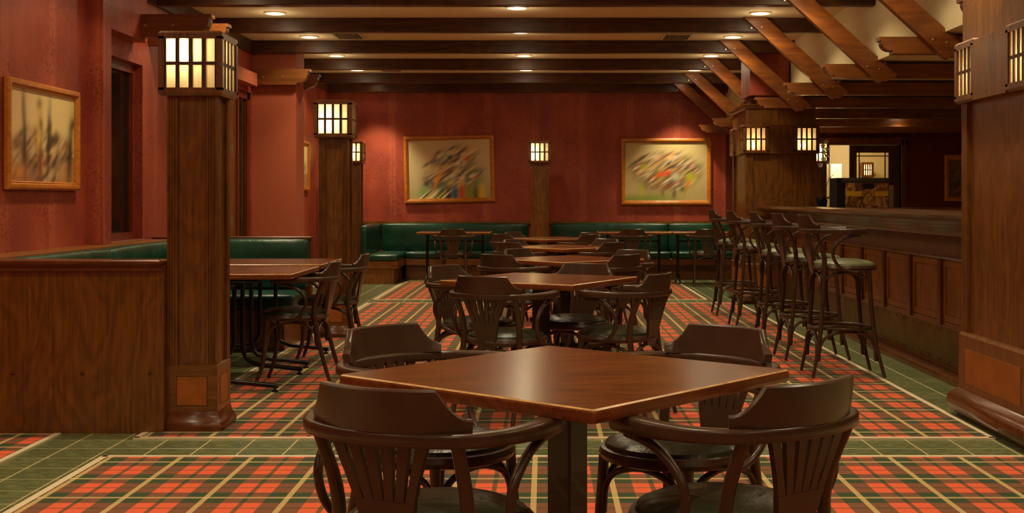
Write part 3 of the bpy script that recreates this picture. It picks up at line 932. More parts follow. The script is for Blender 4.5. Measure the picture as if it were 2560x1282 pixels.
# trestle tables: frames at local x = +-fx, feet along local y
def trestle(L, W, fx, fy, lab, loc, rz, grp, zb=0.0075):
    t = thing('trestle_table', lab, 'table', loc, rz, grp)
    m = MB(); m.loft(0, 0, L / 2, W / 2, [(-0.008, 0.703), (0, 0.707), (0, 0.732), (-0.005, 0.737)], corner=0.005)
    m.mi = [1] * len(m.f); m.mi[-1] = 0
    for q in range(8): m.mi[-3 - q] = 2
    m.build('tabletop', [M['table'], M['table_edge'], M['worn']], t)
    for sx in (-1, 1):
        for sy in (-1, 1):
            m = MB()
            m.tube([(sx * fx, sy * fy * 0.75, 0.690), (sx * fx, sy * 0.12, 0.685), (sx * fx, sy * 0.065, 0.62), (sx * fx, sy * 0.062, 0.35), (sx * fx, sy * 0.068, 0.15), (sx * fx, sy * 0.14, 0.075),
                    (sx * fx, sy * fy * 0.6, 0.055), (sx * fx, sy * fy, 0.035)], 0.0155, 8, 4)
            m.lathe([(0.02, 0.0), (0.022, 0.008), (0.008, 0.012), (0.008, 0.03)], sx * fx, sy * (fy - 0.02), 10)
            smooth(m.build('leg', M['black'], t), 60)
    m = MB(); m.tube([(-fx, 0.0, 0.60), (fx, 0, 0.60)], 0.012, 8, 1)
    m.box(-fx - 0.01, -fx + 0.01, -0.06, 0.06, 0.59, 0.61).box(fx - 0.01, fx + 0.01, -0.06, 0.06, 0.59, 0.61)
    m.build('crossbar', M['black'], t)
    return t
GT = 'tables at the benches'
trestle(0.95, 1.14, 0.385, 0.47, 'front booth table with black double leg frames', (-2.13, 8.10, 0.0075), PI / 2, GT)
trestle(0.90, 1.14, 0.40, 0.47, 'rear booth table behind the front booth table', (-2.15, 9.22, 0.0075), PI / 2, GT)
trestle(1.05, 0.68, 0.40, 0.30, 'narrow table at the left part of the back bench', (-1.295, 17.88, 0.0075), 0, GT)
trestle(1.03, 0.68, 0.37, 0.30, 'narrow table in the middle of the back bench right of the centre column', (1.28, 17.88, 0.0075), 0, GT)
trestle(1.03, 0.68, 0.41, 0.30, 'narrow table at the right end of the back bench', (2.33, 17.88, 0.0075), 0, GT)

# ------------------------------------------------------------------ lantern columns
def fluted(hx, hy, w=0.055, rec=0.018):
    """outline of a shaft: recessed middle, fluted strips at the corners"""
    out = []
    def side(h, d):      # along +u from -h to h at distance d ; returns (u, depth) pairs
        pr = [(-h, 0)]
        n = 3; g = 0.005; step = w / (n + 1)
        for k in range(1, n + 1):
            c = -h + step * k
            pr += [(c - g * 0.8, 0), (c - g * 0.5, 0.006), (c + g * 0.5, 0.006), (c + g * 0.8, 0)]
        pr += [(-h + w, 0), (-h + w, rec)]
        q = [(-u, d_) for u, d_ in reversed(pr[1:])]
        return pr + q
    for (u, d_) in side(hx, hy): out.append((u, -hy + d_))
    for (u, d_) in side(hy, hx): out.append((hx - d_, u))
    for (u, d_) in side(hx, hy): out.append((-u, hy - d_))
    for (u, d_) in side(hy, hx): out.append((-hx + d_, -u))
    return out
def lantern_box(t, hx, hy, z0, z1, faces, name='lantern', pane='pane'):
    """square lantern centred at 0; faces: which sides get panes. returns frame object"""
    cs = 0.030
    m = MB()
    for sx in (-1, 1):
        for sy in (-1, 1):
            x0, x1 = sorted((sx * hx, sx * (hx - cs))); y0, y1 = sorted((sy * hy, sy * (hy - cs)))
            m.box(x0, x1, y0, y1, z0 + 0.028, z1 - 0.028)
    # top and bottom rails as mitred rings
    def ringrail(za, zb, ch_top):
        prof = [(-0.012, za), (0.0, za + 0.012), (0.0, zb)] if not ch_top else [(0.0, za), (0.0, zb - 0.010), (-0.010, zb)]
        m.loft(0, 0, hx, hy, prof, cap=False)
        m.loft(0, 0, hx - cs, hy - cs, [(0, zb), (0, za)], cap=False)
        for z_, up, o_ in ((prof[-1][1], True, prof[-1][0]), (prof[0][1], False, prof[0][0])):
            a, b = hx + o_, hy + o_; c, d = hx - cs, hy - cs
            vs_ = [(-a, -b, z_), (a, -b, z_), (a, b, z_), (-a, b, z_), (-c, -d, z_), (c, -d, z_), (c, d, z_), (-c, d, z_)]
            fs_ = [(0, 1, 5, 4), (1, 2, 6, 5), (2, 3, 7, 6), (3, 0, 4, 7)]
            if not up: fs_ = [tuple(reversed(f)) for f in fs_]
            m.add(vs_, fs_)
    ringrail(z0, z0 + 0.040, False); ringrail(z1 - 0.040, z1, True)
    m.box(-hx + 0.02, hx - 0.02, -hy + 0.02, hy - 0.02, z0 + 0.004, z0 + 0.012)
    fr = m.build(name, M['oak_z'], t)
    za, zb = z0 + 0.040, z1 - 0.040
    for (dx, dy, h, d) in ((0, -1, hx, hy), (0, 1, hx, hy), (-1, 0, hy, hx), (1, 0, hy, hx)):
        key = {(0, -1): 'f', (0, 1): 'b', (-1, 0): 'l', (1, 0): 'r'}[(dx, dy)]
        a = h - cs
        def bx(mb, u0, u1, d0, d1, q0, q1):
            if dx == 0:
                y0, y1 = sorted((dy * d0, dy * d1)); mb.box(u0, u1, y0, y1, q0, q1)
            else:
                x0, x1 = sorted((dx * d0, dx * d1)); mb.box(x0, x1, u0, u1, q0, q1)
        if key not in faces:
            k_ = MB(); bx(k_, -a, a, d - 0.02, d - 0.008, za, zb); k_.build('panel', M['oak_z'], fr); continue
        mu = MB(); n = 4; step = 2 * a / n; bar = 0.0095
        for k in range(1, n): bx(mu, -a + step * k - bar, -a + step * k + bar, d - 0.020, d - 0.006, za, zb)
        for u0, u1 in ((-a, -a + 0.010), (a - 0.010, a)): bx(mu, u0, u1, d - 0.020, d - 0.006, za, zb)
        zm = (za + zb) / 2
        bx(mu, -a, a, d - 0.0195, d - 0.0065, zm - 0.008, zm + 0.008)
        mu.build('glazing_bars', M['beam_z'], fr)
        for k in range(n):
            for (q0, q1) in ((za, zm - 0.008), (zm + 0.008, zb)):
                p_ = MB(); bx(p_, -a + step * k + 0.004, -a + step * (k + 1) - 0.004, d - 0.016, d - 0.013, q0, q1)
                p_.build('pane', M[pane], fr)
    return fr
def bulb(parent, x, y, z, r=0.032, power=P_LANT, world=(0, 0, 0)):
    m = MB(); m.smooth = True
    m.lathe([(0.001, z - 1.25 * r), (0.55 * r, z - 1.05 * r), (0.95 * r, z - 0.4 * r), (r, z + 0.1 * r), (0.8 * r, z + 0.7 * r), (0.4 * r, z + 1.3 * r), (0.15 * r, z + 1.8 * r), (0.001, z + 1.9 * r)], x, y, 16)
    m.build('bulb', M['bulb'], parent)
    lamp('lantern_light', 'POINT', (world[0] + x, world[1] + y, z + 2.6 * r), power, (1.0, 0.78, 0.46), shadow_soft_size=0.02)
def column(x, y, lab, bdx=-0.05, bz=1.88):
    t = thing('lantern_column', lab, 'column', (x, y, 0), 0, 'square lantern columns')
    m = MB(); m.loft(0, 0, 0.13, 0.13, [(0.024, 0.0), (0.030, 0.012), (0.030, 0.035), (0.022, 0.055), (0.012, 0.072), (0.008, 0.09), (0.004, 0.105)], corner=0.004)
    smooth(m.build('base', M['mahog_x'], t), 50)
    MB().loft(0, 0, 0.13, 0.13, [(0.003, 0.105), (0.003, 0.344), (-0.004, 0.350)]).build('plinth', M['oak_x'], t)
    for (dx, dy) in ((0, -1), (0, 1), (-1, 0), (1, 0)):
        p_ = MB()
        if dx == 0:
            y0, y1 = sorted((dy * 0.1335, dy * 0.129)); p_.box(-0.077, 0.077, y0, y1, 0.138, 0.286)
        else:
            x0, x1 = sorted((dx * 0.1335, dx * 0.129)); p_.box(x0, x1, -0.077, 0.077, 0.138, 0.286)
        q_ = p_.build('inlay_panel', M['inlay'], t)
        e_ = MB()
        if dx == 0:
            y0, y1 = sorted((dy * 0.1345, dy * 0.131))
            e_.box(-0.080, 0.080, y0, y1, 0.286, 0.289).box(-0.080, 0.080, y0, y1, 0.135, 0.138).box(-0.080, -0.077, y0, y1, 0.138, 0.286).box(0.077, 0.080, y0, y1, 0.138, 0.286)
        else:
            x0, x1 = sorted((dx * 0.1345, dx * 0.131))
            e_.box(x0, x1, -0.080, 0.080, 0.286, 0.289).box(x0, x1, -0.080, 0.080, 0.135, 0.138).box(x0, x1, -0.080, -0.077, 0.138, 0.286).box(x0, x1, 0.077, 0.080, 0.138, 0.286)
        e_.build('inlay_line', M['beam_x'], q_)
    sh = MB(); sh.prism(fluted(0.13, 0.13), 0.35, 1.75, 'xy'); sh.build('shaft', M['oak_z'], t)
    fr = lantern_box(t, 0.165, 0.165, 1.74, 2.073, 'flrb')
    bulb(t, bdx, -0.05, bz, world=(x, y, 0))
    return t
column(-1.828, 6.55, 'square oak column with glowing lantern top at the end of the low partition', -0.07, 1.95)
column(-1.845, 10.94, 'square oak column with glowing lantern behind the booth', -0.05, 1.84)
column(-2.85, 18.42, 'square oak lantern column farthest left, half hidden near the back wall', -0.02, 1.86)
column(-0.075, 18.36, 'square oak lantern column in the middle of the back wall bench', -0.09, 1.84)
column(4.06, 18.55, 'square lantern column beyond the bar, beside the rear doorway', 0.0, 1.86)

# big columns
def big_column(cx, cy, hx, hy, lab, cornice=True, bo=0.012):
    t = thing('big_column', lab, 'column', (cx, cy, 0), 0, 'large oak columns')
    m = MB(); m.loft(0, 0, hx, hy, [(0.02, 0.0), (0.03, 0.02), (0.055, 0.04), (0.068, 0.075), (0.062, 0.115), (0.042, 0.14), (0.024, 0.152), (0.018, 0.16)], corner=0.01)
    smooth(m.build('base', M['mahog_x'], t), 50)
    MB().loft(0, 0, hx, hy, [(0.012, 0.16), (0.012, 0.455), (0.0, 0.47)]).build('plinth', M['oak_z'], t)
    for (dx, dy) in ((0, -1), (-1, 0), (1, 0), (0, 1)):
        h = (hx if dx == 0 else hy) - 0.11; d = (hy if dx == 0 else hx) + 0.012
        p_ = MB()
        if dx == 0:
            y0, y1 = sorted((dy * (d + 0.003), dy * (d - 0.003))); p_.box(-h, h, y0, y1, 0.20, 0.385)
        else:
            x0, x1 = sorted((dx * (d + 0.003), dx * (d - 0.003))); p_.box(x0, x1, -h, h, 0.20, 0.385)
        p_.build('inlay_panel', M['inlay'], t)
    MB().prism(fluted(hx, hy, 0.085, 0.022), 0.47, 1.75, 'xy').build('shaft', M['oak_z'], t)
    # upper block and cornice
    MB().loft(0, 0, hx, hy, [(-0.005, 2.06), (-0.005, 2.26)]).build('upper_block', M['oak_z'], t)
    if cornice: MB().loft(0, 0, hx, hy, [(-0.004, 2.25), (0.015, 2.262), (0.015, 2.275), (0.022, 2.278), (0.022, 2.29), (0.03, 2.293), (0.03, 2.308)]).build('cornice', M['oak_x'], t)
    k6 = 0.06 if cornice else 0.005
    MB().box(-hx + k6, hx - k6, -hy + k6, hy - k6, 2.2601, 2.383).build('top_block', M['oak_x'], t)
    MB().box(-hx + 0.27, hx - 0.27, -hy + 0.27, hy - 0.27, 1.745, 2.065).build('core', M['oakl_z'], t)
    # band panels between the corner lanterns
    for (dx, dy) in ((0, -1), (0, 1), (-1, 0), (1, 0)):
        h = (hx if dx == 0 else hy) - 0.262; d = (hy if dx == 0 else hx)
        p_ = MB()
        if dx == 0:
            y0, y1 = sorted((dy * (d + bo), dy * (d - 0.25))); p_.box(-h, h, y0, y1, 1.735, 2.055)
        else:
            x0, x1 = sorted((dx * (d + bo), dx * (d - 0.25))); p_.box(x0, x1, -h, h, 1.735, 2.055)
        p_.build('band_panel', M['oak_z'], t)
    for sx in (-1, 1):
        for sy in (-1, 1):
            fc = ('l' if sx < 0 else 'r') + ('f' if sy < 0 else 'b')
            lx, ly = sx * (hx + 0.03 - 0.147), sy * (hy + 0.03 - 0.147)
            fr = lantern_box(t, 0.147, 0.147, 1.735, 2.07, fc, pane='paneclear')
            fr.location = (lx, ly, 0)
            bulb(t, lx - 0.02, ly, 1.835, 0.028, P_LANT * 0.5, world=(cx, cy, 0))
    return t
big_column(2.73, 6.40, 0.41, 0.50, 'massive oak column with corner lanterns at the right edge of the view', False, 0.0295)
big_column(2.73, 14.82, 0.41, 0.50, 'massive oak column with corner lanterns at the far end of the bar')

# ------------------------------------------------------------------ booth partition and benches
pt = thing('partition', 'low oak panelled partition in the left foreground with moulded cap', 'partition')
for k, (a, b) in enumerate(((XL, -2.66), (-2.66, -1.96))):
    MB().box(a + 0.001, b - 0.0005, 6.37, 6.43, 0.0, 0.85).build('panel', M['oak_z'], pt)
MB().box(XL + 0.001, -1.96, 6.345, 6.46, 0.838, 0.862).box(XL + 0.001, -1.96, 6.335, 6.48, 0.862, 0.868).cbox(XL + 0.001, -1.96, 6.325, 6.49, 0.868, 0.893, 0.006).build('cap_rail', M['mahog_x'], pt)
for bxx in (-2.735, -2.377, -2.03):
    m = MB(); m.lathe([(0.010, 0), (0.009, 0.004), (0.005, 0.008), (0.001, 0.009)], n=10)
    o = smooth(m.build('bolt', M['beam_x'], pt, (bxx, 6.37, 0.31))); o.rotation_euler = (PI / 2, 0, 0)

def bench(lab, grp, parts, wood_boxes, trims=()):
    t = thing('upholstered_bench', lab, 'bench', (0, 0, 0), 0, grp)
    for nm_, a in parts:
        nx_ = max(3, int((a[1] - a[0]) / 0.12)); ny_ = max(3, int((a[3] - a[2]) / 0.12))
        MB().cushion(*a, r=0.028, nx=min(nx_, 24), ny=min(ny_, 24), puff=0.010).build(nm_, M['green'], t)
    for nm_, a, mt in wood_boxes:
        MB().cbox(*a, c=0.004).build(nm_, M[mt], t)
    return t
# along the left wall
bench('green leather wall bench inside the booth along the left wall', 'green benches',
      [('back_cushion', (XL + 0.275, XL + 0.39, 6.50, 8.5, 0.47, 0.862)), ('back_cushion', (XL + 0.275, XL + 0.39, 8.505, 10.36, 0.47, 0.862)),
       ('seat_cushion', (XL + 0.28, -2.56, 6.50, 8.2, 0.335, 0.45)), ('seat_cushion', (XL + 0.28, -2.56, 8.205, 9.76, 0.335, 0.45))],
      [('base', (XL + 0.01, -2.60, 6.50, 9.76, 0.012, 0.335), 'oak_y'), ('back_panel', (XL + 0.01, XL + 0.265, 6.50, 10.36, 0.336, 0.829), 'oak_y')])
# rear side of the booth
bench('green leather bench closing the rear of the booth, with timber cap', 'green benches',
      [('back_cushion', (-2.955, -1.99, 10.38, 10.52, 0.46, 0.865)), ('seat_cushion', (-2.95, -1.99, 9.80, 10.38, 0.335, 0.45))],
      [('base', (-2.95, -2.067, 9.84, 10.50, 0.0, 0.335), 'oak_x'), ('back_panel', (-3.33, -1.985, 10.52, 10.60, 0.0075, 0.865), 'oak_x'), ('cap_rail', (-3.33, -1.975, 10.49, 10.63, 0.865, 0.890), 'mahog_x')])
# back wall
bench('long green leather bench on the back wall left of the centre column', 'green benches',
      [('back_cushion', (-2.52, -0.25, 19.11, 19.245, 0.42, 0.835)), ('seat_cushion', (-2.10, -1.20, 18.63, 19.11, 0.32, 0.42)), ('seat_cushion', (-1.195, -0.25, 18.63, 19.11, 0.32, 0.42))],
      [('base', (-2.10, -0.25, 18.70, 19.2, 0.0, 0.22), 'oak_x'), ('seat_board', (-2.10, -0.25, 18.64, 19.2, 0.22, 0.318), 'oakl_x')])
bench('green leather return bench in the back left corner', 'green benches',
      [('back_cushion', (-2.64, -2.53, 17.70, 19.2, 0.42, 0.835)), ('seat_cushion', (-2.53, -2.105, 17.70, 19.1, 0.33, 0.42))],
      [('base', (-2.62, -2.16, 17.74, 19.2, 0.0, 0.22), 'oakl_z'), ('seat_board', (-2.64, -2.105, 17.72, 19.2, 0.22, 0.328), 'oakl_x')])
bench('long green leather bench on the back wall right of the centre column', 'green benches',
      [('back_cushion', (0.10, 1.90, 19.11, 19.245, 0.42, 0.835)), ('back_cushion', (1.905, 2.86, 19.11, 19.245, 0.42, 0.835)),
       ('seat_cushion', (0.10, 1.90, 18.63, 19.11, 0.32, 0.42)), ('seat_cushion', (1.905, 2.86, 18.63, 19.11, 0.32, 0.42))],
      [('base', (0.10, 2.86, 18.70, 19.2, 0.0, 0.22), 'mahog_x'), ('seat_board', (0.10, 2.86, 18.64, 19.2, 0.22, 0.318), 'mahog_x')])

# ------------------------------------------------------------------ the bar
bar = thing('bar_counter', 'long panelled mahogany bar counter with brass kick plate and rolled edge', 'bar counter')
BX = 2.74; Y0, Y1 = 6.92, 14.30
MB().box(BX + 0.02, 3.05, Y0, Y1, 0.0, 1.08).build('carcass', M['mahog_y'], bar)
m = MB(); m.box(BX - 0.012, BX + 0.02, Y0, Y1, 0.805, 0.97); m.build('frieze', M['mahog_y'], bar)
m = MB(); m.prism([(BX - 0.035, 0.800), (BX - 0.012, 0.800), (BX - 0.012, 0.815), (BX - 0.03, 0.812)], Y0, Y1, 'xz'); m.build('top_rail', M['mahog_y'], bar)
m = MB(); m.box(BX - 0.014, BX + 0.02, Y0, Y1, 0.33, 0.372); m.build('bottom_rail', M['mahog_y'], bar)
sy = [8.53 + 0.705 * k for k in range(-3, 9)]
sy = [y for y in sy if Y0 - 0.1 < y < Y1]
for y in sy:
    MB().cbox(BX - 0.030, BX + 0.02, y - 0.035, y + 0.035, 0.345, 0.802, 0.004).build('stile', M['mahog_z'], bar)
ed = [Y0 - 0.035] + sy + [Y1 + 0.035]
for a, b in zip(ed[:-1], ed[1:]):
    a2, b2 = a + 0.035, b - 0.035
    if b2 - a2 < 0.05: continue
    p_ = MB()
    p_.box(BX - 0.002, BX + 0.02, a2, b2, 0.372, 0.80)
    pn = p_.build('panel', M['oakl_z'], bar)
    q_ = MB(); e = 0.055
    if b2 - a2 > 0.2:
        q_.box(BX - 0.010, BX - 0.002, a2 + 0.001, b2 - 0.001, 0.375, 0.375 + e * 0.8).box(BX - 0.010, BX - 0.002, a2 + 0.001, b2 - 0.001, 0.80 - e, 0.799)
        q_.box(BX - 0.010, BX - 0.002, a2 + 0.001, a2 + e, 0.375 + e * 0.8, 0.80 - e).box(BX - 0.010, BX - 0.002, b2 - e, b2 - 0.001, 0.375 + e * 0.8, 0.80 - e)
        q_.build('panel_frame', M['oakl_z'], pn)
nk = 9
for k in range(nk):
    a = Y0 + (Y1 - Y0) * k / nk; b = Y0 + (Y1 - Y0) * (k + 1) / nk
    kp = MB().box(BX - 0.016, BX + 0.02, a + 0.001, b - 0.001, 0.085, 0.330).build('kick_plate', M['brass'], bar)
    rv = MB()
    for yy in [a + 0.03 + i * (b - a - 0.06) / 4 for i in range(5)]:
        for zz in (0.31, 0.105):
            rv.prism([(yy + 0.007 * math.cos(q * PI / 3), zz + 0.007 * math.sin(q * PI / 3)) for q in range(6)], BX - 0.020, BX - 0.015, 'yz')
    rv.build('rivet', M['brass'], kp)
m = MB(); m.prism([(BX - 0.11, 0.0), (BX + 0.02, 0.0), (BX + 0.02, 0.085), (BX - 0.02, 0.085), (BX - 0.035, 0.07), (BX - 0.05, 0.066), (BX - 0.075, 0.055), (BX - 0.105, 0.045), (BX - 0.11, 0.03)], Y0, Y1, 'xz')
m.build('base_moulding', M['mahog_y'], bar)
# rolled, ribbed edge and top
prof = [(BX + 0.02, 0.965), (BX - 0.10, 0.965), (BX - 0.11, 0.985), (BX - 0.15, 0.995), (BX - 0.155, 1.015), (BX - 0.19, 1.022), (BX - 0.195, 1.04), (BX - 0.225, 1.048), (BX - 0.23, 1.066),
        (BX - 0.262, 1.075), (BX - 0.285, 1.09), (BX - 0.293, 1.107), (BX - 0.285, 1.124), (BX - 0.262, 1.133), (BX - 0.235, 1.135), (BX - 0.22, 1.128), (BX - 0.20, 1.124), (BX + 0.02, 1.124)]
m = MB(); m.prism(prof[::-1], Y0, Y1, 'xz'); smooth(m.build('edge_moulding', M['beam_gloss'], bar), 20)
MB().cbox(BX + 0.021, 3.14, Y0, 14.28, 1.085, 1.124, 0.004).build('countertop', M['mahog_y'], bar)
# return counter
rc = thing('return_counter', 'dark return counter running right behind the end of the bar', 'bar counter')
MB().box(3.16, 7.9, 13.36, 14.10, 0.0, 1.075).build('carcass', M['mahog_x'], rc)
MB().cbox(3.15, 7.95, 13.28, 14.18, 1.075, 1.115, 0.005).build('countertop', M['mahog_x'], rc)

# drink dispenser on the return counter
dm = thing('dispenser', 'dark countertop drinks dispenser with brown printed front and yellow stripe', 'dispenser', (3.46, 13.62, 1.116))
MB().box(-0.20, 0.275, -0.16, 0.20, 0.0, 0.275).build('casing', M['darkgrey'], dm)
MB().loft(0.03, 0.02, 0.26, 0.19, [(0.0, 0.275), (0.0, 0.30), (-0.02, 0.325)]).build('lid', M['darkgrey'], dm)
MB().cbox(-0.29, -0.203, -0.15, 0.18, 0.0, 0.325, 0.004).build('side_tank', M['blackm'], dm)
MB().cbox(0.278, 0.322, -0.19, -0.12, 0.0, 0.245, 0.004).build('side_post', M['grey'], dm)
def print_mat():
    m, nt, b = newmat('brown printed dispenser front')
    n = noise(nt, coords(nt), 9, 4, 0.6, 2.0)
    nt.links.new(ramp(nt, n, [(0.35, s2l(84, 54, 28)), (0.5, s2l(168, 110, 52)), (0.6, s2l(214, 166, 96)), (0.7, s2l(250, 226, 160))]), b.inputs['Base Color'])
    return m
MB().box(-0.195, 0.272, -0.166, -0.160, 0.0, 0.27).build('printed_front', print_mat(), dm)
MB().box(-0.195, -0.02, -0.168, -0.166, 0.128, 0.18).box(0.12, 0.272, -0.168, -0.166, 0.128, 0.18).build('stripe', M['yellow'], dm)
MB().box(-0.005, 0.11, -0.172, -0.166, 0.205, 0.262).build('display', M['blackm'], dm)
m = MB(); m.tube([(0.245, -0.17, 0.05), (0.245, -0.20, 0.05), (0.245, -0.20, 0.03)], 0.008, 8, 3); m.build('tap', M['brass'], dm)

# sideboard with orchid and tiered stand
MB_sb = thing('sideboard', 'dark sideboard beyond the bar carrying the orchid', 'sideboard', (3.85, 16.1, 0))
MB().box(-0.50, 0.20, -0.20, 0.20, 0.0, 1.05).build('body', M['blackm'], MB_sb)
MB().cbox(-0.52, 0.22, -0.22, 0.22, 1.05, 1.085, 0.004).build('top', M['beam_x'], MB_sb)
orc = thing('orchid', 'white flowering orchid in a dark pot in front of the far lantern', 'plant', (3.56, 15.93, 1.086))
smooth(MB().lathe([(0.05, 0), (0.06, 0.02), (0.075, 0.12), (0.07, 0.12), (0.055, 0.03), (0.001, 0.02)], n=16).build('pot', M['blackm'], orc))
m = MB(); m.tube([(0, 0, 0.05), (0.02, 0, 0.3), (0.05, 0.01, 0.55), (0.03, 0, 0.80), (-0.02, -0.02, 0.90)], 0.005, 6, 4)
m.tube([(0.01, 0, 0.1), (0.05, 0, 0.25), (0.10, 0, 0.40), (0.13, -0.01, 0.36), (0.14, 0, 0.28)], 0.004, 6, 4)
m.tube([(0.10, 0, 0.40), (0.15, 0, 0.44)], 0.003, 6, 1); m.tube([(0.12, 0, 0.37), (0.17, 0, 0.36)], 0.003, 6, 1)
m.build('stem', M['leaf'], orc)
for k in range(4):
    m = MB(); a = k * 1.7
    c, s_ = math.cos(a), math.sin(a)
    m.add([(0, 0, 0.09), (0.10 * c - 0.03 * s_, 0.10 * s_ + 0.03 * c, 0.16), (0.2 * c, 0.2 * s_, 0.12), (0.10 * c + 0.03 * s_, 0.10 * s_ - 0.03 * c, 0.16), (0.10 * c, 0.10 * s_, 0.145)], [(0, 3, 4), (0, 4, 1), (3, 2, 4), (4, 2, 1)])
    m.build('leaf', M['leaf'], orc)
fl = MB()
for k in range(5):
    a = 2 * PI * k / 5 + PI / 2
    c, s_ = math.cos(a), math.sin(a)
    fl.add([(0, 0, 0), (0.022 * c - 0.014 * s_, -0.006, 0.022 * s_ + 0.014 * c), (0.038 * c, -0.010, 0.038 * s_), (0.022 * c + 0.014 * s_, -0.006, 0.022 * s_ - 0.014 * c)], [(0, 1, 2, 3)])
fme = fl.mesh('flower', M['petal'])
for (x, z) in ((0.06, 0.88), (0.02, 0.83), (0.075, 0.79), (0.03, 0.74), (0.08, 0.70), (0.03, 0.655), (0.07, 0.62), (-0.01, 0.58)):
    link('flower', fme, orc, (x - 0.01, -0.02, z - 0.02), (random.uniform(-.4, .4), 0, random.uniform(-.5, .5)))
st = thing('tiered_stand', 'black two tier stand on the sideboard beside the orchid', 'stand', (3.42, 16.19, 1.086))
m = MB(); m.lathe([(0.001, 0), (0.07, 0), (0.07, 0.006), (0.001, 0.006)], n=16); m.tube([(0, 0, 0), (0, 0, 0.36)], 0.006, 8, 1); m.build('stem', M['black'], st)
for z, r in ((0.18, 0.12), (0.30, 0.10)):
    smooth(MB().lathe([(0.001, z), (r * 0.5, z), (r, z + 0.04), (r - 0.005, z + 0.045), (r * 0.5, z + 0.008), (0.001, z + 0.008)], n=20).build('bowl', M['black'], st))

# ------------------------------------------------------------------ rear doorway and the room beyond
d2 = MB()
d2.box(4.17, 4.25, YB - 0.04, YB + 0.15, 0, 2.14).box(5.55, 5.64, YB - 0.04, YB + 0.15, 0, 2.14).box(4.17, 5.64, YB - 0.04, YB + 0.15, 2.06, 2.14)
d2.box(4.14, 5.67, YB - 0.055, YB, 2.14, 2.17).box(5.58, 5.61, YB - 0.055, YB - 0.04, 0, 2.14)
d2 = struct(d2.build('door_2', M['mahog_z']))
lf = MB(); a, b = 4.76, 5.535
gx0, gx1, gz0, gz1 = 4.87, 5.37, 1.0, 1.94
lf.box(a, gx0, YB + 0.05, YB + 0.09, 0.005, 2.055).box(gx1, b, YB + 0.05, YB + 0.09, 0.005, 2.055)
lf.box(gx0, gx1, YB + 0.05, YB + 0.09, 0.005, gz0).box(gx0, gx1, YB + 0.05, YB + 0.09, gz1, 2.055)
lf = lf.build('door_leaf', M['beam_z'], d2)
MB().box(gx0 - 0.005, gx1 + 0.005, YB + 0.066, YB + 0.07, gz0 - 0.005, gz1 + 0.005).build('pane', M['glass'], lf)
MB().box(gx0 + 0.035, gx0 + 0.05, YB + 0.055, YB + 0.08, gz0, gz1).box(gx1 - 0.06, gx1 - 0.045, YB + 0.055, YB + 0.08, gz0, gz1).box(gx0, gx1, YB + 0.056, YB + 0.079, gz1 - 0.06, gz1 - 0.045).build('glazing_bars', M['beam_z'], lf)
m = MB(); cx_, cz_ = 5.13, 1.60
n = 20; vs_ = []; fs_ = []
for j in range(n):
    an = 2 * PI * j / n
    for r in (0.040, 0.034): vs_.append((cx_ + r * math.cos(an), YB + 0.064, cz_ + r * math.sin(an)))
for j in range(n):
    k = (j + 1) % n; fs_.append((2 * j, 2 * k, 2 * k + 1, 2 * j + 1))
m.add(vs_, fs_)
m.add([(cx_ - 0.03, YB + 0.064, cz_ + 0.022), (cx_ - 0.024, YB + 0.064, cz_ + 0.028), (cx_ + 0.03, YB + 0.064, cz_ - 0.022), (cx_ + 0.024, YB + 0.064, cz_ - 0.028)], [(0, 1, 2, 3)])
m.box(cx_ - 0.022, cx_ + 0.02, YB + 0.0635, YB + 0.065, cz_ - 0.004, cz_ + 0.004)
m.build('no_smoking_sticker', M['blackm'], lf)
struct(MB().box(3.6, 6.6, YB + 2.2, YB + 2.3, 0, 2.6).build('wall_hall', M['cream']))
struct(MB().box(3.5, 3.6, YB + 0.15, YB + 2.3, 0, 2.6).box(6.6, 6.7, YB + 0.15, YB + 2.3, 0, 2.6).box(3.5, 6.7, YB + 0.15, YB + 2.3, 2.6, 2.7).build('wall_hall', M['cream']))
struct(MB().box(4.66, 4.84, YB + 0.9, YB + 1.1, 0, 1.79).build('wall_hall', M['white']))
struct(MB().box(4.35, 4.58, YB + 0.7, YB + 0.9, 0, 2.6).build('wall_hall', M['cream']))
o = MB().cbox(4.93, 5.15, YB + 1.3, YB + 1.6, 0, 1.53, 0.01).build('cabinet', M['darkgrey']); tag(o, 'dark cabinet in the bright hall behind the rear door', 'cabinet')
lamp('hall_light', 'POINT', (4.9, YB + 0.5, 2.3), 26, (1.0, 0.86, 0.62), shadow_soft_size=0.1)
hl = thing('wall_lantern', 'small glowing lantern in the hall seen through the door glass', 'lamp', (5.45, YB + 1.7, 0))
lantern_box(hl, 0.10, 0.10, 1.58, 1.84, 'flrb'); bulb(hl, 0, 0, 1.66, 0.025, 3, world=(5.45, YB + 1.7, 0))
MB().box(-0.05, 0.05, 0.09, 0.50, 1.52, 1.585).build('arm', M['mahog_z'], hl)

